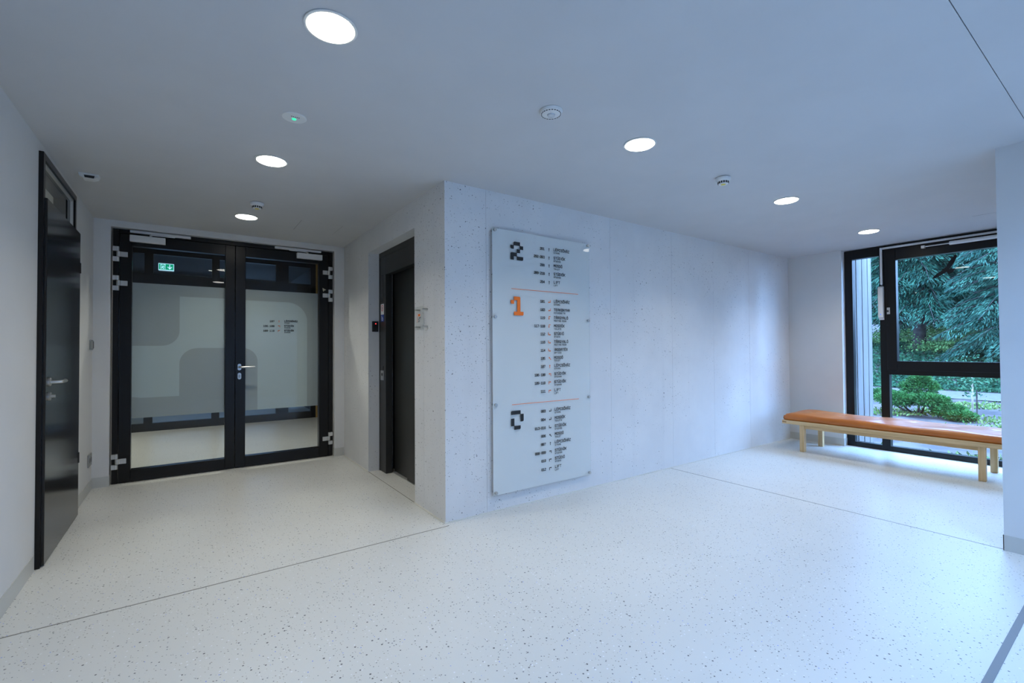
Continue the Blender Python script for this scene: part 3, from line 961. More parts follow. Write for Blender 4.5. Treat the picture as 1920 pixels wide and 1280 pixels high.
def big_digit(ch, x0, z1, w, h, material):
    bm = bmesh.new()
    cw, chh = w / 4, h / 5
    y0, y1 = BYF - 0.0022, BYF
    rows = DIG[ch]
    ov = cw * 0.10
    rd = 0.011
    def filled(r, c):
        return 0 <= r < 5 and 0 <= c < 4 and rows[r][c] == 'X'
    for r in range(5):
        for c in range(4):
            if not filled(r, c):
                continue
            xa, xb = x0 + c * cw, x0 + (c + 1) * cw
            zt, zb = z1 - r * chh, z1 - (r + 1) * chh
            # square cell, corners rounded where the strokes turn freely
            pts = []
            for (px, pz, dr, dc) in ((xb, zt, -1, 1), (xa, zt, -1, -1), (xa, zb, 1, -1), (xb, zb, 1, 1)):
                free = not filled(r + dr, c) and not filled(r, c + dc) and not filled(r + dr, c + dc)
                tl_round = {('2', 0, 1): (-1, -1), ('2', 4, 3): (1, 1), ('2', 3, 0): (-1, -1), ('2', 1, 0): (1, -1),
                            ('1', 0, 2): (-1, 1), ('1', 4, 3): (1, 1), ('1', 1, 0): (1, -1),
                            ('0', 0, 0): (-1, -1), ('0', 2, 3): (1, 1), ('0', 4, 2): (1, 1)}.get((ch, r, c))
                if free and tl_round == (dr, dc):
                    cx, cz = px - dc * rd, pz + dr * rd
                    a0 = {(-1, 1): 0, (-1, -1): 90, (1, -1): 180, (1, 1): 270}[(dr, dc)]
                    pts += arc(cx, cz, rd, a0, a0 + 90, 5)
                else:
                    pts.append((px, pz))
            poly_prism(bm, pts, lambda u, v: (u, y0, v), (0, y1 - y0, 0))
    # bridges where two cells meet only at a corner
    for r in range(4):
        for c in range(4):
            if filled(r, c):
                for dc in (-1, 1):
                    if filled(r + 1, c + dc) and not filled(r, c + dc) and not filled(r + 1, c):
                        px = x0 + (c + (1 if dc > 0 else 0)) * cw
                        pz = z1 - (r + 1) * chh
                        s = 0.0035
                        poly_prism(bm, [(px - s, pz), (px, pz + s), (px + s, pz), (px, pz - s)], lambda u, v: (u, y0, v), (0, y1 - y0, 0))
    return obj('floor_digit', bm, material, db)
big_digit('2', 0.558, 2.118, 0.124, 0.146, INK)
big_digit('1', 0.558, 1.679, 0.124, 0.150, ORANGE)
big_digit('0', 0.555, 0.770, 0.122, 0.150, INK)
for z in (1.740, 0.8195):
    B('divider_line', 0.565, 1.284, PY - 0.0002, BYF, z - 0.0018, z + 0.0018, ORANGE, db)

LEP, STU, STUS, MOS, MOSK, TAR = 'L\u00c9PCS\u0150H\u00c1Z', 'ST\u00daDI\u00d3', 'ST\u00daDI\u00d3K', 'MOSD\u00d3', 'MOSD\u00d3K', 'T\u00c1RGYAL\u00d3'
ROWS = [(2.102, '201', 'up', LEP, 'STAIRS', 0), (2.032, '202\u2022203', 'up', STUS, 'STUDIOS', 0), (1.965, '208', 'up', MOS, 'TOILET', 0),
 (1.895, '209\u2022210', 'up', STUS, 'STUDIOS', 0), (1.825, '204', 'up', 'LIFT', 'LIFT', 0),
 (1.661, '101', 'return', LEP, 'STAIRS', 1), (1.591, '103', 'return', 'TEAKONYHA', 'KITCHENETTE', 1), (1.524, '119', 'leftdown', TAR, 'MEETING ROOM', 1),
 (1.455, '117\u2022118', 'leftdown', MOSK, 'TOILETS', 1), (1.389, '112', 'downright', STU, 'STUDIO', 1), (1.321, '113', 'downright', TAR, 'MEETING ROOM', 1),
 (1.253, '114', 'downright', 'IRODAT\u00c9R', 'OFFICES', 1), (1.186, '105', 'upleft', MOS, 'TOILET', 1), (1.119, '107', 'up', LEP, 'STAIRS', 1),
 (1.050, '106\u2022108', 'leftturn', STUS, 'STUDIOS', 1), (0.982, '109\u2022110', 'rightturn', STUS, 'STUDIOS', 1), (0.912, '111', 'rightturn', 'LIFT', 'LIFT', 1),
 (0.748, '003', 'return', LEP, 'STAIRS', 0), (0.678, '004', 'return', MOSK, 'TOILETS', 0), (0.610, '013-016', 'downright', STUS, 'STUDIOS', 0),
 (0.542, '006', 'upleft', MOS, 'TOILET', 0), (0.474, '007', 'up', LEP, 'STAIRS', 0), (0.405, '008\u2022009', 'leftturn', STUS, 'STUDIOS', 0),
 (0.337, '010', 'rightturn', STU, 'STUDIO', 0), (0.266, '012', 'rightturn', 'LIFT', 'LIFT', 0)]
for (zc, num, ar, big, small, orange) in ROWS:
    put_text('room_number', num, 0.0180, 1.36, 0.0044, bf(0.904, zc - 0.0145), INK, db, 'R')
    put_arrow(ar, 0.0250, 0.0056, bf(0.942, zc - 0.0175), ORANGE if orange else INK, db)
    put_text('room_name', big, 0.0195, 1.56, 0.0044, bf(1.006, zc - 0.0098), INK, db)
    put_text('room_name', small, 0.0115, 1.60, 0.0026, bf(1.006, zc - 0.0325), INK, db)

# ---------------------------------------------------------------- ceiling lamps
def downlight(x, y, z, parent, k=1.0):
    d = bpy.data.lights.new('lamp_light', 'AREA')
    d.shape = 'DISK'
    d.size = 0.166
    d.energy = LAMP_WATT * k
    d.color = LAMP_COL
    d.spread = math.radians(LAMP_SPREAD)
    o = bpy.data.objects.new('lamp_light', d)
    COL.objects.link(o)
    o.parent = parent
    o.location = Vector((x, y, z)) - WLOC[parent]
def lamp_at(x, y, label, group):
    t = empty('ceiling_lamp', (x, y, H - 0.012), label=label, category='ceiling lamp', group=group)
    L_('rim', (x, y, H), (0, 0, -1), [(0.096, 0), (0.098, 0.002), (0.097, 0.0045), (0.090, 0.006), (0.087, 0.0055), (0.087, 0.0)], LAMPRIM, t, 48)
    L_('diffuser', (x, y, H), (0, 0, -1), [(0.0865, 0.002), (0.0865, 0.006), (0.083, 0.0085), (0.0, 0.0095)], LAMP, t, 40)
    downlight(x, y, H - 0.0105, t)
    return t
GL = 'recessed round lobby ceiling lamps'
lamp_at(-1.090, -1.203, 'largest lit round ceiling lamp, nearest the camera', GL)
lamp_at(-1.093, 0.317, 'lit round ceiling lamp between the emergency light and the smoke detector by the doors', GL)
lamp_at(-1.097, 1.857, 'lit round ceiling lamp closest to the glazed double door', GL)
lamp_at(0.707, -1.207, 'lit round ceiling lamp between motion sensor and window-side smoke detector', GL)
lamp_at(2.586, -1.204, 'lit round ceiling lamp beside the smoke detector, second from the window', GL)
lamp_at(4.434, -1.209, 'lit round ceiling lamp right in front of the window', GL)

# ---------------------------------------------------------------- ceiling devices
def smoke(x, y, label):
    t = empty('smoke_detector', (x, y, H - 0.05), label=label, category='smoke detector', group='white smoke detectors on the ceiling')
    L_('base_ring', (x, y, H), (0, 0, -1), [(0.046, 0), (0.046, 0.003), (0.0, 0.003)], DARKPL, t, 32)
    L_('housing', (x, y, H - 0.003), (0, 0, -1), [(0.051, 0), (0.052, 0.003), (0.050, 0.018), (0.043, 0.027), (0.036, 0.030), (0.0, 0.030)], PLASTIC, t, 32)
    for k in range(14):
        a = 2 * math.pi * k / 14
        bm = bmesh.new()
        box(bm, -0.0045, 0.0045, 0.030, 0.0375, H - 0.047, H - 0.031)
        bmesh.ops.rotate(bm, verts=bm.verts, cent=(0, 0, 0), matrix=Matrix.Rotation(a, 3, 'Z'))
        bmesh.ops.translate(bm, verts=bm.verts, vec=(x, y, 0))
        obj('vent_slot', bm, DARKPL, t)
    L_('sensor_chamber', (x, y, H - 0.033), (0, 0, -1), [(0.036, 0), (0.034, 0.015), (0.030, 0.018), (0.0, 0.018)], PLASTIC, t, 32)
    L_('yellow_band', (x, y, H - 0.0505), (0, 0, -1), [(0.017, 0), (0.017, 0.002), (0.0, 0.002)], YELLOW, t, 24)
smoke(-1.065, 1.345, 'white smoke detector on the ceiling near the double door')
smoke(1.650, -1.190, 'white smoke detector on the ceiling nearer the window')

t = empty('motion_sensor', (0.010, -1.202, H - 0.03), label='round white motion sensor with a ring of slots on the ceiling', category='motion sensor')
L_('housing', (0.010, -1.202, H), (0, 0, -1), [(0.060, 0), (0.061, 0.004), (0.056, 0.014), (0.046, 0.019), (0.0, 0.021)], PLASTIC, t, 40)
for k in range(22):
    a = 2 * math.pi * k / 22
    bm = bmesh.new()
    box(bm, -0.0042, 0.0042, 0.0485, 0.0512, H - 0.0195, H - 0.014)
    bmesh.ops.rotate(bm, verts=bm.verts, cent=(0, 0, 0), matrix=Matrix.Rotation(a, 3, 'Z'))
    bmesh.ops.translate(bm, verts=bm.verts, vec=(0.010, -1.202, 0))
    obj('slot', bm, DARKPL, t)
L_('lens_dome', (0.010, -1.202, H - 0.0195), (0, 0, -1), [(0.021, 0), (0.019, 0.007), (0.012, 0.011), (0.0, 0.0125)], mat('lens_white', (0.6, 0.62, 0.64), 0.25), t, 24)

t = empty('emergency_light', (-1.076, -0.377, H - 0.012), label='flat round emergency light with a glowing green diode', category='emergency light')
L_('disc', (-1.076, -0.377, H), (0, 0, -1), [(0.060, 0), (0.061, 0.002), (0.058, 0.0045), (0.022, 0.006), (0.0, 0.006)], PLASTIC, t, 40)
L_('lens', (-1.076, -0.369, H - 0.006), (0, 0, -1), [(0.0115, 0), (0.010, 0.003), (0.0, 0.005)], GREENLED, t, 20)
for k in range(5):
    B('marking', -1.095 + k * 0.009, -1.0895 + k * 0.009, -0.398, -0.392, H - 0.0066, H - 0.005, INK, t)

t = empty('ceiling_camera', (-2.106, 1.307, H - 0.04), label='small white wedge camera under the ceiling by the black door', category='camera')
bm = bmesh.new()
poly_prism(bm, [(-0.055, 0.0), (0.055, 0.0), (0.046, -0.022), (0.020, -0.034), (-0.030, -0.034), (-0.050, -0.020)], lambda u, v: (-2.106 + u, 1.27, H + v), (0, 0.075, 0))
obj('housing', bm, PLASTIC, t)
bm = bmesh.new()
poly_prism(bm, [(-0.030, -0.014), (0.026, -0.014), (0.022, -0.031), (-0.026, -0.031)], lambda u, v: (-2.100 + u, 1.2695, H + v), (0, -0.004, 0))
obj('dark_window', bm, DARKPL, t)

# switch and socket by the back corner
t = empty('light_switch', (XL, 2.60, 1.27), label='slim grey light switch on the wall between the two black doors', category='switch')
B('switch_plate', XL, XL + 0.010, 2.500, 2.640, 1.275, 1.365, GREYPL, t, 0.003)
B('rocker', XL + 0.010, XL + 0.016, 2.512, 2.568, 1.287, 1.353, mat('rocker_grey', (0.42, 0.43, 0.43), 0.45), t, 0.002)
B('rocker', XL + 0.010, XL + 0.016, 2.572, 2.628, 1.287, 1.353, DARKPL, t, 0.002)
t = empty('wall_socket', (XL, 2.53, 0.23), label='grey wall socket low on the wall beside the black door', category='socket')
B('socket_plate', XL, XL + 0.012, 2.450, 2.600, 0.235, 0.345, GREYPL, t, 0.003)
L_('socket_well', (XL + 0.012, 2.49, 0.29), (1, 0, 0), [(0.024, 0), (0.024, 0.001), (0.020, -0.004 + 0.004), (0.0, 0.0005)], DARKPL, t, 20)
L_('socket_well', (XL + 0.012, 2.56, 0.29), (1, 0, 0), [(0.024, 0), (0.024, 0.001), (0.020, 0.0), (0.0, 0.0005)], DARKPL, t, 20)

# ---------------------------------------------------------------- window_1
w1 = empty('window_1', (XF + 0.14, -1.5, 0), kind='structure', label='floor-to-ceiling black framed window behind the bench', category='window')
WX0, WX1 = XF + 0.100, XF + 0.185
WYL, WYR = -0.660, WY1 + 0.02
B('frame_jamb', WX0, WX1, -0.725, WYL + 0.02, 0.0, H - 0.008, BLACKALU, w1, 0.002)
B('frame_head', WX0, WX1, -1.005, -0.725, 2.378, H - 0.008, BLACKALU, w1, 0.002)
B('frame_sill', WX0, WX1, -1.005, -0.725, 0.0, 0.060, BLACKALU, w1, 0.002)
B('mullion', WX0, WX1, -1.088, -1.005, 0.0, H - 0.008, BLACKALU, w1, 0.002)
B('frame_head', WX0, WX1, WYR, -1.088, 2.425, H - 0.008, BLACKALU, w1, 0.002)
B('transom_bar', WX0, WX1, WYR, -1.088, 0.925, 0.985, BLACKALU, w1, 0.002)
B('frame_sill', WX0, WX1, WYR, -1.088, 0.0, 0.060, BLACKALU, w1, 0.002)
B('frame_jamb', WX0, WX1, WYR - 0.02, WYR + 0.05, 0.0, H - 0.008, BLACKALU, w1, 0.002)
gx = XF + 0.155
B('side_pane', gx, gx + 0.006, -1.008, -0.722, 0.057, 2.381, GLASS, w1)
B('lower_pane', gx, gx + 0.006, WYR + 0.04, -1.085, 0.057, 0.928, GLASS, w1)
sa = empty('opening_sash', (WX0, -1.7, 0.985)); sa.parent = w1; sa.location = WLOC[sa] - WLOC[w1]
SXF = WX0 - 0.018
B('sash_stile', SXF, WX1 - 0.02, -1.172, -1.075, 0.980, 2.440, BLACKALU, sa, 0.003)
B('sash_stile', SXF, WX1 - 0.02, WYR + 0.02, WYR + 0.11, 0.980, 2.440, BLACKALU, sa, 0.003)
B('sash_rail', SXF, WX1 - 0.02, WYR + 0.11, -1.172, 0.980, 1.090, BLACKALU, sa, 0.003)
B('sash_rail', SXF, WX1 - 0.02, WYR + 0.11, -1.172, 2.305, 2.440, BLACKALU, sa, 0.003)
B('sash_pane', gx, gx + 0.006, WYR + 0.10, -1.162, 1.080, 2.315, GLASS, sa)
kp = B('sash_lock', SXF - 0.006, SXF, -1.112, -1.082, 1.655, 1.735, SATIN, sa, 0.002)
L_('lock_barrel', (SXF - 0.006, -1.092, 1.692), (-1, 0, 0), [(0.011, 0), (0.011, 0.016), (0.0, 0.017)], DARKPL, sa, 14)

# window actuator: conduit, motor box and push rod
t = empty('cable_conduit', (WX0 - 0.01, -1.03, 2.0), label='thin white cable conduit running up and along the window head', category='conduit')
B('upright_run', WX0 - 0.030, WX0 - 0.012, -1.045, -1.022, 2.020, 2.470, PLASTIC, t, 0.003)
B('head_run', WX0 - 0.030, WX0 - 0.012, WYR + 0.06, -1.045, 2.447, 2.470, PLASTIC, t, 0.003)
bm = bmesh.new()
tube(bm, [(WX0 - 0.022, -1.036, 2.022), (WX0 - 0.025, -1.028, 2.005), (WX0 - 0.024, -1.033, 1.985)], 0.003, 6)
tube(bm, [(WX0 - 0.022, -1.030, 2.022), (WX0 - 0.025, -1.046, 2.005), (WX0 - 0.024, -1.038, 1.985)], 0.003, 6)
obj('wire_loop', bm, GREYPL, t)
t = empty('window_motor_box', (WX0 - 0.03, -1.03, 1.585), label='slender white motor box mounted on the window mullion', category='motor box')
bm = bmesh.new()
poly_prism(bm, [(-0.002, 1.590), (-0.052, 1.622), (-0.052, 1.975), (-0.038, 1.995), (-0.002, 1.995)], lambda u, v: (WX0 + u, -1.052, v), (0, 0.048, 0))
obj('housing', bm, PLASTIC, t)
L_('status_diode', (WX0 - 0.052, -1.028, 1.655), (-1, 0, 0), [(0.006, 0), (0.005, 0.0015), (0.0, 0.002)], BLUELED, t, 12)
t = empty('window_actuator', (SXF - 0.03, -1.9, 2.38), label='grey chain actuator rod along the head of the window sash', category='actuator')
L_('cylinder', (SXF - 0.034, -1.660, 2.405), (0, -1, 0), [(0.018, 0), (0.021, 0.004), (0.021, 0.66), (0.018, 0.664)], PLASTIC, t, 20)
L_('rod', (SXF - 0.034, -1.446, 2.405), (0, -1, 0), [(0.007, 0), (0.007, 0.215)], STEEL, t, 12)
B('bracket', SXF - 0.046, SXF, -1.452, -1.420, 2.388, 2.420, SATIN, t, 0.002)
B('bracket', SXF - 0.040, SXF, -2.30, -2.27, 2.39, 2.42, SATIN, t, 0.002)

# bird silhouette on the sash glass (a flat adhesive film)
bird2 = [(-0.113, -0.108), (-0.075, -0.100), (-0.030, -0.070), (0.002, -0.050), (0.012, -0.042), (0.020, -0.064), (0.036, -0.068), (0.062, -0.052), (0.077, -0.022), (0.078, -0.010),
         (0.046, -0.014), (0.032, -0.010), (0.052, 0.020), (0.078, 0.062), (0.096, 0.115), (0.094, 0.138), (0.084, 0.142), (0.062, 0.112), (0.044, 0.092), (0.034, 0.078), (0.020, 0.042),
         (0.006, 0.012), (-0.012, 0.000), (-0.038, -0.004), (-0.022, -0.014), (-0.042, -0.030), (-0.078, -0.058), (-0.100, -0.084)]
bm = bmesh.new()
poly_prism(bm, bird2, lambda u, v: (gx - 0.0012, -1.600 - u * 1.02, 2.145 + v * 1.0), (0.001, 0, 0))
obj('bird_sticker', bm, BIRD, label='black flying bird silhouette stuck on the window pane', category='sticker')

# ---------------------------------------------------------------- bench and cushion
bn = empty('bench', (4.82, -1.24, 0), label='long pale pine bench in front of the window', category='bench')
BX0, BX1, BY0, BY1 = 4.500, 5.130, -2.215, -0.265
TZ0, TZ1 = 0.322, 0.366
B('top_rail', BX0, BX0 + 0.055, BY0, BY1, TZ0, TZ1, PINE, bn, 0.002)
B('top_rail', BX1 - 0.055, BX1, BY0, BY1, TZ0, TZ1, PINE, bn, 0.002)
B('end_rail', BX0 + 0.055, BX1 - 0.055, BY1 - 0.055, BY1, TZ0, TZ1, PINE, bn, 0.002)
B('end_rail', BX0 + 0.055, BX1 - 0.055, BY0, BY0 + 0.055, TZ0, TZ1, PINE, bn, 0.002)
for k in range(9):
    y = BY0 + 0.12 + k * 0.205
    B('slat', BX0 + 0.055, BX1 - 0.055, y, y + 0.07, TZ0 + 0.012, TZ1 - 0.008, PINE, bn)
for y in (BY1, BY0):
    s = -1 if y == BY1 else 1
    B('finger_joint', BX0 - 0.0006, BX0 + 0.02, y + s * 0.004, y + s * 0.050, 0.338, 0.350, PINEDARK, bn)
B('apron', BX0 + 0.045, BX0 + 0.070, BY0 + 0.2, BY1 - 0.2, TZ0 - 0.042, TZ0, PINE, bn, 0.001)
B('apron', BX1 - 0.070, BX1 - 0.045, BY0 + 0.2, BY1 - 0.2, TZ0 - 0.042, TZ0, PINE, bn, 0.001)
for x in (4.535, 5.045):
    for y in (-0.500, -2.042):
        B('leg', x, x + 0.052, y, y + 0.052, 0.0, TZ0, PINEV, bn, 0.002)

def cushion():
    nx, ny = 26, 84
    x0, x1, y0, y1 = BX0 + 0.012, BX1 - 0.012, BY0 + 0.03, BY1 - 0.018
    zb, zt = TZ1, 0.448
    tufts = [(xx, y1 - 0.22 - k * 0.315) for k in range(6) for xx in (x0 + 0.30,)]
    V, Fc = [], []
    def top(x, y):
        ex = min(x - x0, x1 - x, y - y0, y1 - y)
        z = zt - 0.012 + 0.018 * (1 - math.exp(-ex / 0.08))
        z += 0.006 * math.sin(y * 9.0 + 1.3 * math.sin(x * 8)) * min(1, ex / 0.05)
        z += 0.016 * math.exp(-((y - y1 + 0.10) / 0.13) ** 2) * math.exp(-((x - x1 + 0.15) / 0.22) ** 2)
        for tx, ty in tufts:
            d = math.hypot(x - tx, (y - ty) * 1.0)
            z -= 0.008 * math.exp(-(d / 0.034) ** 2) + 0.003 * math.exp(-((x - tx) / 0.10) ** 2 - ((y - ty) / 0.018) ** 2)
        return z
    bm = bmesh.new()
    rnd = 0.014
    g = []
    for i in range(nx + 1):
        row = []
        for j in range(ny + 1):
            x = x0 + (x1 - x0) * i / nx
            y = y0 + (y1 - y0) * j / ny
            z = top(x, y)
            if i in (0, nx) or j in (0, ny):
                z -= rnd
            row.append(bm.verts.new((x, y, z)))
        g.append(row)
    for i in range(nx):
        for j in range(ny):
            bm.faces.new((g[i][j], g[i + 1][j], g[i + 1][j + 1], g[i][j + 1]))
    loop = [g[i][0] for i in range(nx + 1)] + [g[nx][j] for j in range(1, ny + 1)] + [g[i][ny] for i in range(nx - 1, -1, -1)] + [g[0][j] for j in range(ny - 1, 0, -1)]
    rings = [loop]
    for (dz, ins) in ((0.5, -0.006), (0.12, 0.0), (0.0, 0.010)):
        R = []
        for v in loop:
            z = zb + (v.co.z - zb) * dz
            cx, cy = (x0 + x1) / 2, (y0 + y1) / 2
            nxv = -1 if v.co.x <= x0 + 1e-6 else (1 if v.co.x >= x1 - 1e-6 else 0)
            nyv = -1 if v.co.y <= y0 + 1e-6 else (1 if v.co.y >= y1 - 1e-6 else 0)
            R.append(bm.verts.new((v.co.x - nxv * ins, v.co.y - nyv * ins, z)))
        rings.append(R)
    for A, Bq in zip(rings[:-1], rings[1:]):
        n = len(A)
        for k in range(n):
            bm.faces.new((A[k], Bq[k], Bq[(k + 1) % n], A[(k + 1) % n]))
    bm.faces.new(rings[-1])
    bmesh.ops.recalc_face_normals(bm, faces=bm.faces)
    c = obj('bench_cushion', bm, LEATHER, None, True, label='long cognac leather cushion lying on the pine bench', category='cushion')
    for tx, ty in tufts:
        L_('tuft_button', (tx, ty, top(tx, ty) - 0.002), (0, 0, 1), [(0.008, 0), (0.007, 0.003), (0.0, 0.0045)], PINEDARK, c, 12)
cushion()

# ---------------------------------------------------------------- stair hall beyond the double door
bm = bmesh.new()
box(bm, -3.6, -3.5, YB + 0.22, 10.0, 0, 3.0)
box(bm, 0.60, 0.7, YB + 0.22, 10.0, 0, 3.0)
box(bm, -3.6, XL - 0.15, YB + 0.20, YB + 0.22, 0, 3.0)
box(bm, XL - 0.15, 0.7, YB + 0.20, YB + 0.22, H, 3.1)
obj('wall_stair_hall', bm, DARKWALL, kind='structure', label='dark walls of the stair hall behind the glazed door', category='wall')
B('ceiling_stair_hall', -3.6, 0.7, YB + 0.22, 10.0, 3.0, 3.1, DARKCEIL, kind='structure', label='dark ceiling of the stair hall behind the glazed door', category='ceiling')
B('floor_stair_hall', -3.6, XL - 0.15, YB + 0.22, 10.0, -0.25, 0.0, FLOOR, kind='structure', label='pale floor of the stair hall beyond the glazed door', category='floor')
gw = empty('window_3', (-1.3, 6.22, 0), kind='structure', label='dark framed glass screen at the end of the stair hall', category='window')
for a, b in ((-3.5, -3.40), (-2.10, -1.99), (-1.21, -1.10), (-0.24, -0.035), (0.34, 0.43)):
    B('mullion', a, b, 6.19, 6.27, 0, 3.0, BLACKALU, gw)
for a, b in ((-3.40, -2.10), (-1.99, -1.21), (-1.10, -0.24), (-0.035, 0.34)):
    B('rail', a, b, 6.19, 6.27, 0.0, 0.125, BLACKALU, gw)
    B('rail', a, b, 6.19, 6.27, 2.20, 2.49, BLACKALU, gw)
    B('rail', a, b, 6.19, 6.27, 2.80, 3.0, BLACKALU, gw)
    B('pane', a, b, 6.227, 6.233, 0.125, 2.20, DOORGLASS, gw)
    B('pane', a, b, 6.227, 6.233, 2.49, 2.80, DOORGLASS, gw)
B('timber_post', 0.43, 0.60, 6.17, 6.30, 0.0, 3.0, TIMBER, label='yellow timber post at the edge of the stair hall screen', category='post')
# room behind the screen with one window onto a neighbouring facade
bm = bmesh.new()
box(bm, -3.5, -2.2, 9.8, 10.0, 0.0, 3.0)
box(bm, 0.25, 0.60, 9.8, 10.0, 0.0, 3.0)
box(bm, -2.2, 0.25, 9.8, 10.0, 0.0, 0.5)
box(bm, -2.2, 0.25, 9.8, 10.0, 2.95, 3.0)
box(bm, -2.2, -0.62, 9.8, 10.0, 2.2, 2.95)
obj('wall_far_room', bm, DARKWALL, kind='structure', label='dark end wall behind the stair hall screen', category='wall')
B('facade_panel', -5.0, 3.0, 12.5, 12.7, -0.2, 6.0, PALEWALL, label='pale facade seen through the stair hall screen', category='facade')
B('ground_yard', -6.0, 5.0, 10.0, 12.5, -0.4, -0.2, GRAVEL, kind='structure', label='narrow yard behind the stair hall', category='ground')
def hall_lamp(x, y, label, zc=3.0, k=2.4, name='hall_lamp'):
    t = empty(name, (x, y, zc - 0.015), label=label, category='ceiling lamp')
    L_('rim', (x, y, zc), (0, 0, -1), [(0.096, 0), (0.098, 0.002), (0.097, 0.0045), (0.090, 0.006), (0.087, 0.0055), (0.087, 0.0)], LAMPRIM, t, 32)
    L_('diffuser', (x, y, zc), (0, 0, -1), [(0.0865, 0.002), (0.0865, 0.006), (0.083, 0.0085), (0.0, 0.0095)], LAMP, t, 32)
    downlight(x, y, zc - 0.0105, t, k)
hall_lamp(-1.1, 3.6, 'round stair hall ceiling lamp directly behind the glazed double door')
hall_lamp(-2.6, 5.0, 'round stair hall ceiling lamp above the exit sign side')
hall_lamp(-3.4, 1.4, 'round ceiling lamp in the room behind the black door', 2.9, 5.0, 'room_lamp')
# lit exit sign
ex = empty('exit_sign', (-1.80, 6.10, 2.54), label='lit green exit sign with running figure and down arrow', category='exit sign')
ex0, ex1, ez0, ez1 = -1.925, -1.725, 2.545, 2.655
B('sign_case', ex0, ex1, 6.13, 6.185, ez0, ez1, EXITWHITE, ex, 0.003)
B('sign_face', ex0 + 0.008, ex1 - 0.008, 6.128, 6.1305, ez0 + 0.010, ez1 - 0.010, EXITGREEN, ex)
def exf(u, v):
    return (ex0 + u, 6.127, ez0 + v)
bm = bmesh.new()
strokes_to_bm(bm, [[(0.145, 0.085), (0.145, 0.035)], [(0.122, 0.052), (0.145, 0.030), (0.168, 0.052)]], exf, 0.014)
obj('arrow', bm, EXITWHITE, ex)
bm = bmesh.new()
strokes_to_bm(bm, [[(0.032, 0.020), (0.032, 0.090), (0.085, 0.090), (0.085, 0.020)]], exf, 0.008)
strokes_to_bm(bm, [[(0.062, 0.066), (0.052, 0.044), (0.066, 0.034), (0.060, 0.020)], [(0.052, 0.044), (0.040, 0.030)], [(0.044, 0.060), (0.062, 0.066), (0.072, 0.054)]], exf, 0.008)
obj('running_figure', bm, EXITWHITE, ex)

# ---------------------------------------------------------------- outside: terrain
def hgt(x, y):
    t = np.clip((x - 20.8) / 8.5, 0, 1)
    s = t * t * (3 - 2 * t)
    return -0.16 - 0.14 * np.clip((x - 5.6) / 3.0, 0, 1) + 1.70 * s + 0.10 * np.clip(x - 29.3, 0, 30) + 0.05 * np.sin(x * 1.7 + y) * np.clip((x - 21) / 3, 0, 1)

def grid_mesh(name, xs_, ys_, zf):
    X, Y = np.meshgrid(xs_, ys_, indexing='ij')
    Z = zf(X, Y)
    v = np.stack([X, Y, Z], -1).reshape(-1, 3)
    n, mm = len(xs_), len(ys_)
    idx = np.arange(n * mm).reshape(n, mm)
    f = np.stack([idx[:-1, :-1], idx[1:, :-1], idx[1:, 1:], idx[:-1, 1:]], -1).reshape(-1, 4)
    me = bpy.data.meshes.new(name)
    me.from_pydata(v.tolist(), [], f.tolist())
    return me
place('ground', grid_mesh('ground', np.concatenate([np.linspace(5.6, 20, 40), np.linspace(20.4, 60, 70)]), np.linspace(-30, 45, 90), lambda x, y: hgt(x, y) + 0.02 * np.sin(3 * x) * np.sin(2.3 * y)), SOIL, None, True,
      kind='structure', label='sloping garden ground outside the window', category='ground')
B('ground_terrace', -12.0, 5.6, -30, YE - 0.2, -0.3, -0.16, GRAVEL, kind='structure', label='gravel terrace outside the end window', category='ground')
B('ground_court', XR + 0.25, 5.6, YE - 0.2, -3.2, -0.3, -0.16, GRAVEL, kind='structure', label='gravel court beside the wall block outside', category='ground')
place('path', grid_mesh('path', np.linspace(17.0, 20.1, 12), np.linspace(-12, 25, 60), lambda x, y: hgt(x, y) + 0.022 + 0 * x), GRAVEL, None, True,
      kind='structure', label='pale gravel path crossing below the ivy bank', category='path')

def cards(name, P, N_dir, size, aspect, material, parent=None, jitter=0.5, droop=None, **kw):
    """P (n,3) anchor points, N_dir (n,3) growth directions: one small kite-shaped leaf each."""
    n = len(P)
    d = N_dir / np.linalg.norm(N_dir, axis=1, keepdims=True)
    rnd = RNG.normal(size=(n, 3))
    s = np.cross(d, rnd)
    s /= np.linalg.norm(s, axis=1, keepdims=True) + 1e-9
    ln = size * (0.6 + 0.8 * RNG.random((n, 1)))
    w = ln * aspect
    mid = P + d * ln * 0.45
    bend = np.zeros((n, 3))
    bend[:, 2] = -(0.12 if droop is None else droop) * ln[:, 0]
    tip = P + d * ln + bend
    v = np.stack([P, mid - s * w, tip, mid + s * w], 1).reshape(-1, 3)
    me = bpy.data.meshes.new(name)
    me.vertices.add(4 * n)
    me.vertices.foreach_set('co', v.ravel())
    me.loops.add(4 * n)
    me.loops.foreach_set('vertex_index', np.arange(4 * n))
    me.polygons.add(n)
    me.polygons.foreach_set('loop_start', np.arange(n) * 4)
    me.polygons.foreach_set('loop_total', np.full(n, 4))
    me.update(calc_edges=True)
    me.validate()
    return place(name, me, material, parent, False, **kw)

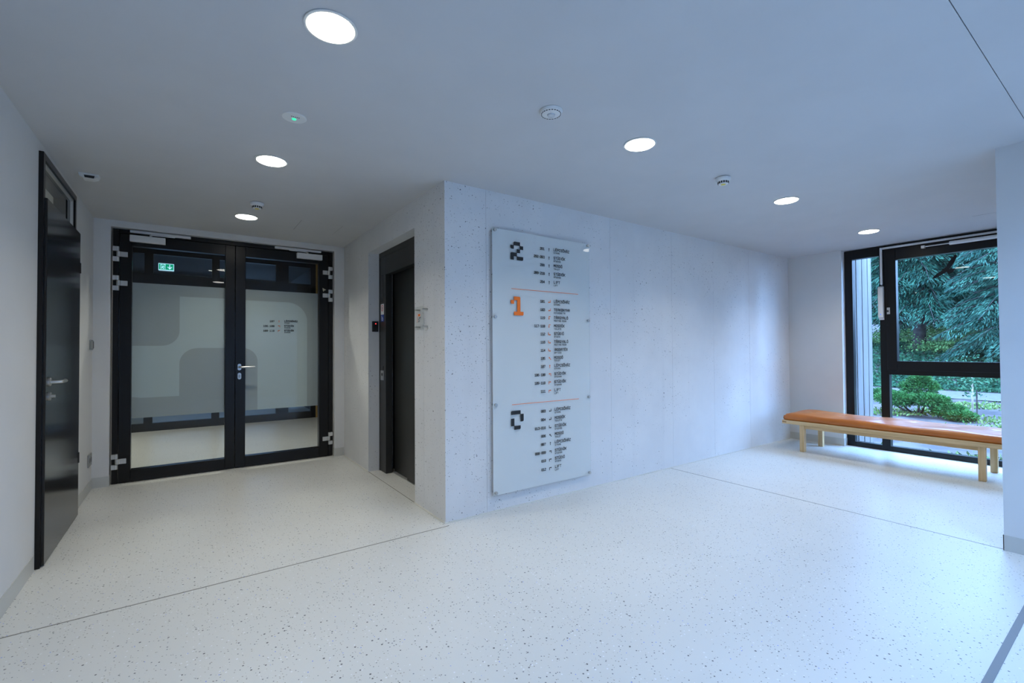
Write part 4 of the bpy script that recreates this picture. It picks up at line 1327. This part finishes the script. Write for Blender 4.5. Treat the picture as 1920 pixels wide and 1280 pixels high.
def spruce(x, y, h, rad, seed, material, label, bare=0.12, whorls=26, dens=1.0, droop=0.45, leaf_size=0.135):
    r = np.random.default_rng(seed)
    z0 = float(hgt(np.array(x), np.array(y))) - 0.15
    t = empty('spruce_tree', (x, y, z0), label=label, category='tree', group='trees on the bank outside')
    bm = bmesh.new()
    tube(bm, [(x + 0.04 * math.sin(k), y + 0.04 * math.cos(2 * k), z0 + h * k / 6) for k in range(7)], [0.022 * h * (1 - 0.95 * k / 6) + 0.01 for k in range(7)], 10)
    obj('trunk', bm, BARK, t, True)
    PP, DD = [], []
    bb = bmesh.new()
    for w in range(whorls):
        f = bare + (1 - bare) * (w + 0.5) / whorls
        L = rad * (1 - f) ** 0.8 * (0.85 + 0.3 * r.random()) + 0.15
        nb = 7 if f < 0.7 else 5
        for k in range(nb):
            a = 2 * math.pi * (k + r.random() * 0.8) / nb + w * 0.7
            l = L * (0.75 + 0.4 * r.random())
            out = np.array([math.cos(a), math.sin(a), 0])
            npt = 7
            ss = np.linspace(0, 1, npt)
            zz = z0 + h * f + l * (0.18 * ss - droop * ss ** 2 * (0.8 + 0.4 * r.random()))
            pts = np.array([x, y, 0]) + out * (ss * l)[:, None]
            pts[:, 2] = zz
            tube(bb, [tuple(q) for q in pts[::2]], [0.03, 0.022, 0.014, 0.006], 5, False)
            m_ = int(270 * dens * l / max(rad, 0.1) + 60)
            q = 0.12 + 0.88 * r.random(m_) ** 0.75
            base = np.stack([np.interp(q, ss, pts[:, i]) for i in range(3)], 1)
            side = np.cross(out, [0, 0, 1])
            spread = (r.random(m_) - 0.5) * 2 * (0.16 + 0.30 * l * (1 - 0.6 * q))
            base += side * spread[:, None]
            base[:, 2] -= np.abs(spread) * 0.35 + r.random(m_) * 0.10
            dr = out * (0.5 + 0.5 * r.random((m_, 1))) + side * np.sign(spread)[:, None] * (0.3 + 0.5 * r.random((m_, 1))) + np.array([0, 0, -1]) * (0.2 + 0.9 * r.random((m_, 1)))
            PP.append(base)
            DD.append(dr)
    obj('branches', bb, BARK, t)
    cards('foliage', np.concatenate(PP), np.concatenate(DD), leaf_size * 1.15, 0.10, material, t)
    return t

spruce(27.0, 3.75, 11.5, 3.6, 1, LEAF_SPRUCE, 'broad drooping spruce with a bare lower trunk behind the window sash', bare=0.19, whorls=30, dens=1.5, leaf_size=0.177)
spruce(24.6, 0.35, 10.0, 2.6, 2, LEAF_BLUE, 'pale blue-green spruce at the wall-side edge of the window', bare=0.10, whorls=28, dens=1.3)
spruce(30.5, 8.6, 13.0, 3.0, 3, LEAF_SPRUCE, 'dark spruce seen through the narrow side pane', bare=0.15, whorls=28, dens=1.2, leaf_size=0.177)
spruce(33.5, 2.8, 14.0, 3.6, 4, LEAF_SPRUCE, 'tall dark spruce between the two front spruces', bare=0.08, whorls=30, dens=1.3, leaf_size=0.198)
spruce(39.0, 6.6, 15.0, 3.0, 5, LEAF_BLUE, 'tall hazy spruce far behind the broad spruce', bare=0.12, whorls=30, dens=1.2, leaf_size=0.208)
spruce(38.5, -1.6, 15.0, 3.2, 6, LEAF_SPRUCE, 'tall dark spruce far behind the pale spruce', bare=0.08, whorls=30, dens=1.2, leaf_size=0.208)
spruce(30.5, -3.6, 13.0, 3.0, 8, LEAF_SPRUCE, 'dark spruce hidden beside the pale spruce', bare=0.08, whorls=26, dens=1.0, leaf_size=0.187)
spruce(45.5, 2.2, 17.0, 3.6, 9, LEAF_SPRUCE, 'farthest spruce closing the gap between the tall trees', bare=0.05, whorls=30, dens=1.0, leaf_size=0.140)
spruce(46.0, 9.3, 17.0, 3.4, 10, LEAF_SPRUCE, 'farthest spruce near the grey house', bare=0.25, whorls=30, dens=1.0, leaf_size=0.260)

src = [o for o in WLOC if o.name.startswith('spruce_tree')]
for k, (x, y) in enumerate(((24.0, -8.0), (33.0, -11.5), (24.5, -16.0), (33.0, -20.0), (25.0, -25.0), (26.0, 13.0), (34.5, 17.0), (27.0, 22.0), (35.0, 27.0))):  # extra trees out of view, added to screen low sky from the window
    o = src[(0, 3, 2, 4, 0, 3)[k % 6]]
    w = WLOC[o]
    copy_thing(o, (x - w.x, y - w.y, float(hgt(np.array(x), np.array(y))) - 0.15 - w.z), label='unseen spruce added further along the bank to block low sky')

# reddish pine trunk glimpsed beside the mullion
bm = bmesh.new()
tube(bm, [(15.5, 2.55, -0.35), (15.52, 2.56, 0.8), (15.5, 2.6, 2.2), (15.6, 2.62, 4.0), (15.6, 2.65, 7.0)], [0.10, 0.085, 0.075, 0.06, 0.03], 10)
t = empty('pine_trunk', (15.5, 2.55, -0.3), label='slim reddish pine trunk between cladding and window mullion', category='tree')
obj('trunk', bm, leaf_mat('red_bark', (0.16, 0.09, 0.06), (0.26, 0.16, 0.12), 5), t, True)

# ivy on the bank
n = 60000
xi = 20.4 + 10.0 * RNG.random(n)
yi = -6 + 20 * RNG.random(n)
P = np.stack([xi, yi, hgt(xi, yi) + 0.06 * RNG.random(n)], 1)
Dv = np.stack([RNG.normal(size=n) * 0.7 - 0.4, RNG.normal(size=n) * 0.7, 0.5 + RNG.random(n)], 1)
cards('ivy', P, Dv, 0.10, 0.42, LEAF_IVY, kind='stuff', label='dense ivy leaves covering the bank behind the path', category='ivy')
# undergrowth on the bank top
n = 22000
c = RNG.random((60, 2)) * np.array([9, 16]) + np.array([25.5, -4])
ci = RNG.integers(0, 60, n)
rr = RNG.normal(size=(n, 3)) * np.array([0.45, 0.45, 0.24])
P = np.stack([c[ci, 0] + rr[:, 0], c[ci, 1] + rr[:, 1], hgt(c[ci, 0], c[ci, 1]) + 0.25 + np.abs(rr[:, 2])], 1)
cards('undergrowth', P, RNG.normal(size=(n, 3)) + np.array([0, 0, 0.6]), 0.095, 0.30, leaf_mat('undergrowth_leaves', (0.04, 0.1, 0.03), (0.085, 0.16, 0.05), 1.2), kind='stuff', label='light green undergrowth along the top of the bank', category='undergrowth')
# low weeds in the near bed
n = 42000
xi = 5.75 + 11.0 * RNG.random(n) ** 1.2
yi = -7 + 13 * RNG.random(n)
keep = (np.sin(xi * 2.1 + 1.0) + np.sin(yi * 2.7 + xi) + RNG.normal(size=n) * 0.6) > 0.35
xi, yi = xi[keep], yi[keep]
n = len(xi)
P = np.stack([xi, yi, hgt(xi, yi) + 0.01], 1)
Dv = np.stack([RNG.normal(size=n) * 0.55, RNG.normal(size=n) * 0.55, 0.7 + 0.8 * RNG.random(n)], 1)
cards('weeds', P, Dv, 0.075, 0.26, LEAF_WEED, kind='stuff', label='scattered low weeds on the soil outside the window', category='weeds')

# juniper shrubs made of mounded pads
def juniper(pads, label, stem):
    x, y = stem
    z0 = float(hgt(np.array(x), np.array(y)))
    t = empty('juniper_shrub', (x, y, z0), label=label, category='shrub', group='spreading junipers below the path')
    bm = bmesh.new()
    for (px, py, pz, rx, ry, rz) in pads:
        tube(bm, [(x, y, z0 - 0.05), ((x + px) / 2, (y + py) / 2, z0 + 0.12), (px, py, pz)], [0.03, 0.022, 0.008], 6)
    obj('stems', bm, BARK, t)
    PP, DD = [], []
    for (px, py, pz, rx, ry, rz) in pads:
        m_ = int(3600 * (rx * ry * 6 + 0.15))
        u = RNG.normal(size=(m_, 3))
        u /= np.linalg.norm(u, axis=1, keepdims=True)
        rad = 0.55 + 0.45 * RNG.random((m_, 1))
        PP.append(np.array([px, py, pz]) + u * rad * np.array([rx, ry, rz]))
        DD.append(u + np.array([0, 0, 0.7]) + RNG.normal(size=(m_, 3)) * 0.5)
    cards('foliage', np.concatenate(PP), np.concatenate(DD), 0.06, 0.16, LEAF_JUNI, t)
juniper([(12.0, 0.62, 0.05, 0.4, 0.42, 0.16), (12.3, 0.28, 0.32, 0.35, 0.36, 0.20), (12.2, 0.25, 0.50, 0.22, 0.20, 0.15), (11.9, 0.05, 0.08, 0.35, 0.38, 0.13), (12.4, 1.0, 0.10, 0.3, 0.3, 0.14)],
        'large mounded juniper with a raised crown outside the lower pane', (12.2, 0.3))
juniper([(11.9, -0.30, -0.12, 0.33, 0.30, 0.13), (11.7, -0.52, -0.20, 0.30, 0.26, 0.10)], 'low flat juniper spreading beside the taller juniper', (11.85, -0.38))

# young staked tree
t = empty('young_tree', (13.4, -0.40, -0.3), label='slender young tree with few leaves by the gravel path', category='tree')
bm = bmesh.new(); tube(bm, [(13.4, -0.40, -0.35), (13.4, -0.405, 0.3), (13.42, -0.40, 0.85)], [0.022, 0.018, 0.006], 8)
obj('trunk', bm, leaf_mat('young_bark', (0.32, 0.27, 0.2), (0.42, 0.36, 0.28), 6), t, True)
n = 420
u = RNG.normal(size=(n, 3)) * np.array([0.13, 0.13, 0.20]) + np.array([13.4, -0.42, 0.55])
cards('foliage', u, RNG.normal(size=(n, 3)) + np.array([0, 0, -0.2]), 0.065, 0.34, LEAF_IVY, t)
B('stake', 13.31, 13.335, -0.50, -0.475, -0.35, 0.25, BARK, t)

# fence posts along the bank
FP = [(29.0, 5.05), (28.9, 3.15), (29.4, 1.35), (28.6, 6.9)]
FL = ['thin pale fence post by the mullion edge of the sash pane', 'thin pale fence post beside the broad spruce trunk', 'thin pale fence post below the pale spruce', 'thin pale fence post seen through the narrow pane']
for (x, y), lb in zip(FP, FL):
    z = float(hgt(np.array(x), np.array(y)))
    bm = bmesh.new()
    box(bm, x - 0.03, x + 0.03, y - 0.03, y + 0.03, z - 0.2, z + 1.15, 0.006)
    box(bm, x - 0.036, x + 0.036, y - 0.036, y + 0.036, z + 1.15, z + 1.18, 0.004)
    obj('fence_post', bm, FENCE, label=lb, category='post', group='fence posts along the bank')

# grey house far behind
hs = empty('house', (53.0, 9.5, 2.0), label='low grey house with a pitched roof far behind the trees', category='house')
B('wall', 50.0, 56.0, 3.5, 17.0, 1.0, 5.2, FARWALL, hs)
bm = bmesh.new()
poly_prism(bm, [(49.3, 5.0), (56.7, 5.0), (53.0, 7.4)], lambda u, v: (u, 3.1, v), (0, 14.4, 0))
obj('roof', bm, ROOFTILE, hs)
for k in range(5):
    wd = B('window_frame', 49.96, 50.02, 4.3 + k * 2.1, 5.3 + k * 2.1, 3.2, 4.5, PALEWALL, hs)
    B('pane', 49.94, 49.97, 4.38 + k * 2.1, 5.22 + k * 2.1, 3.28, 4.42, DARKPL, wd)

# timber cladding returning outside the window jamb
cl = empty('timber_cladding', (5.9, -0.70, -0.1), label='weathered vertical timber cladding outside the narrow pane', category='cladding')
B('backing', XF + 0.26, 6.17, -0.66, -0.45, -0.15, 3.1, FARWALL, cl)
edges = [XF + 0.264, 5.66, 5.765, 5.86, 5.965, 6.065, 6.175]
for k, (a, b) in enumerate(zip(edges[:-1], edges[1:])):
    pr = (0.022, 0.030, 0.024, 0.031, 0.023, 0.028)[k]
    B('board', a + 0.002, b - 0.002, -0.66 - pr, -0.66, -0.13, 3.1, CLAD, cl, 0.003)
B('board', 6.172, 6.196, -0.688, -0.45, -0.13, 3.1, CLAD, cl, 0.003)
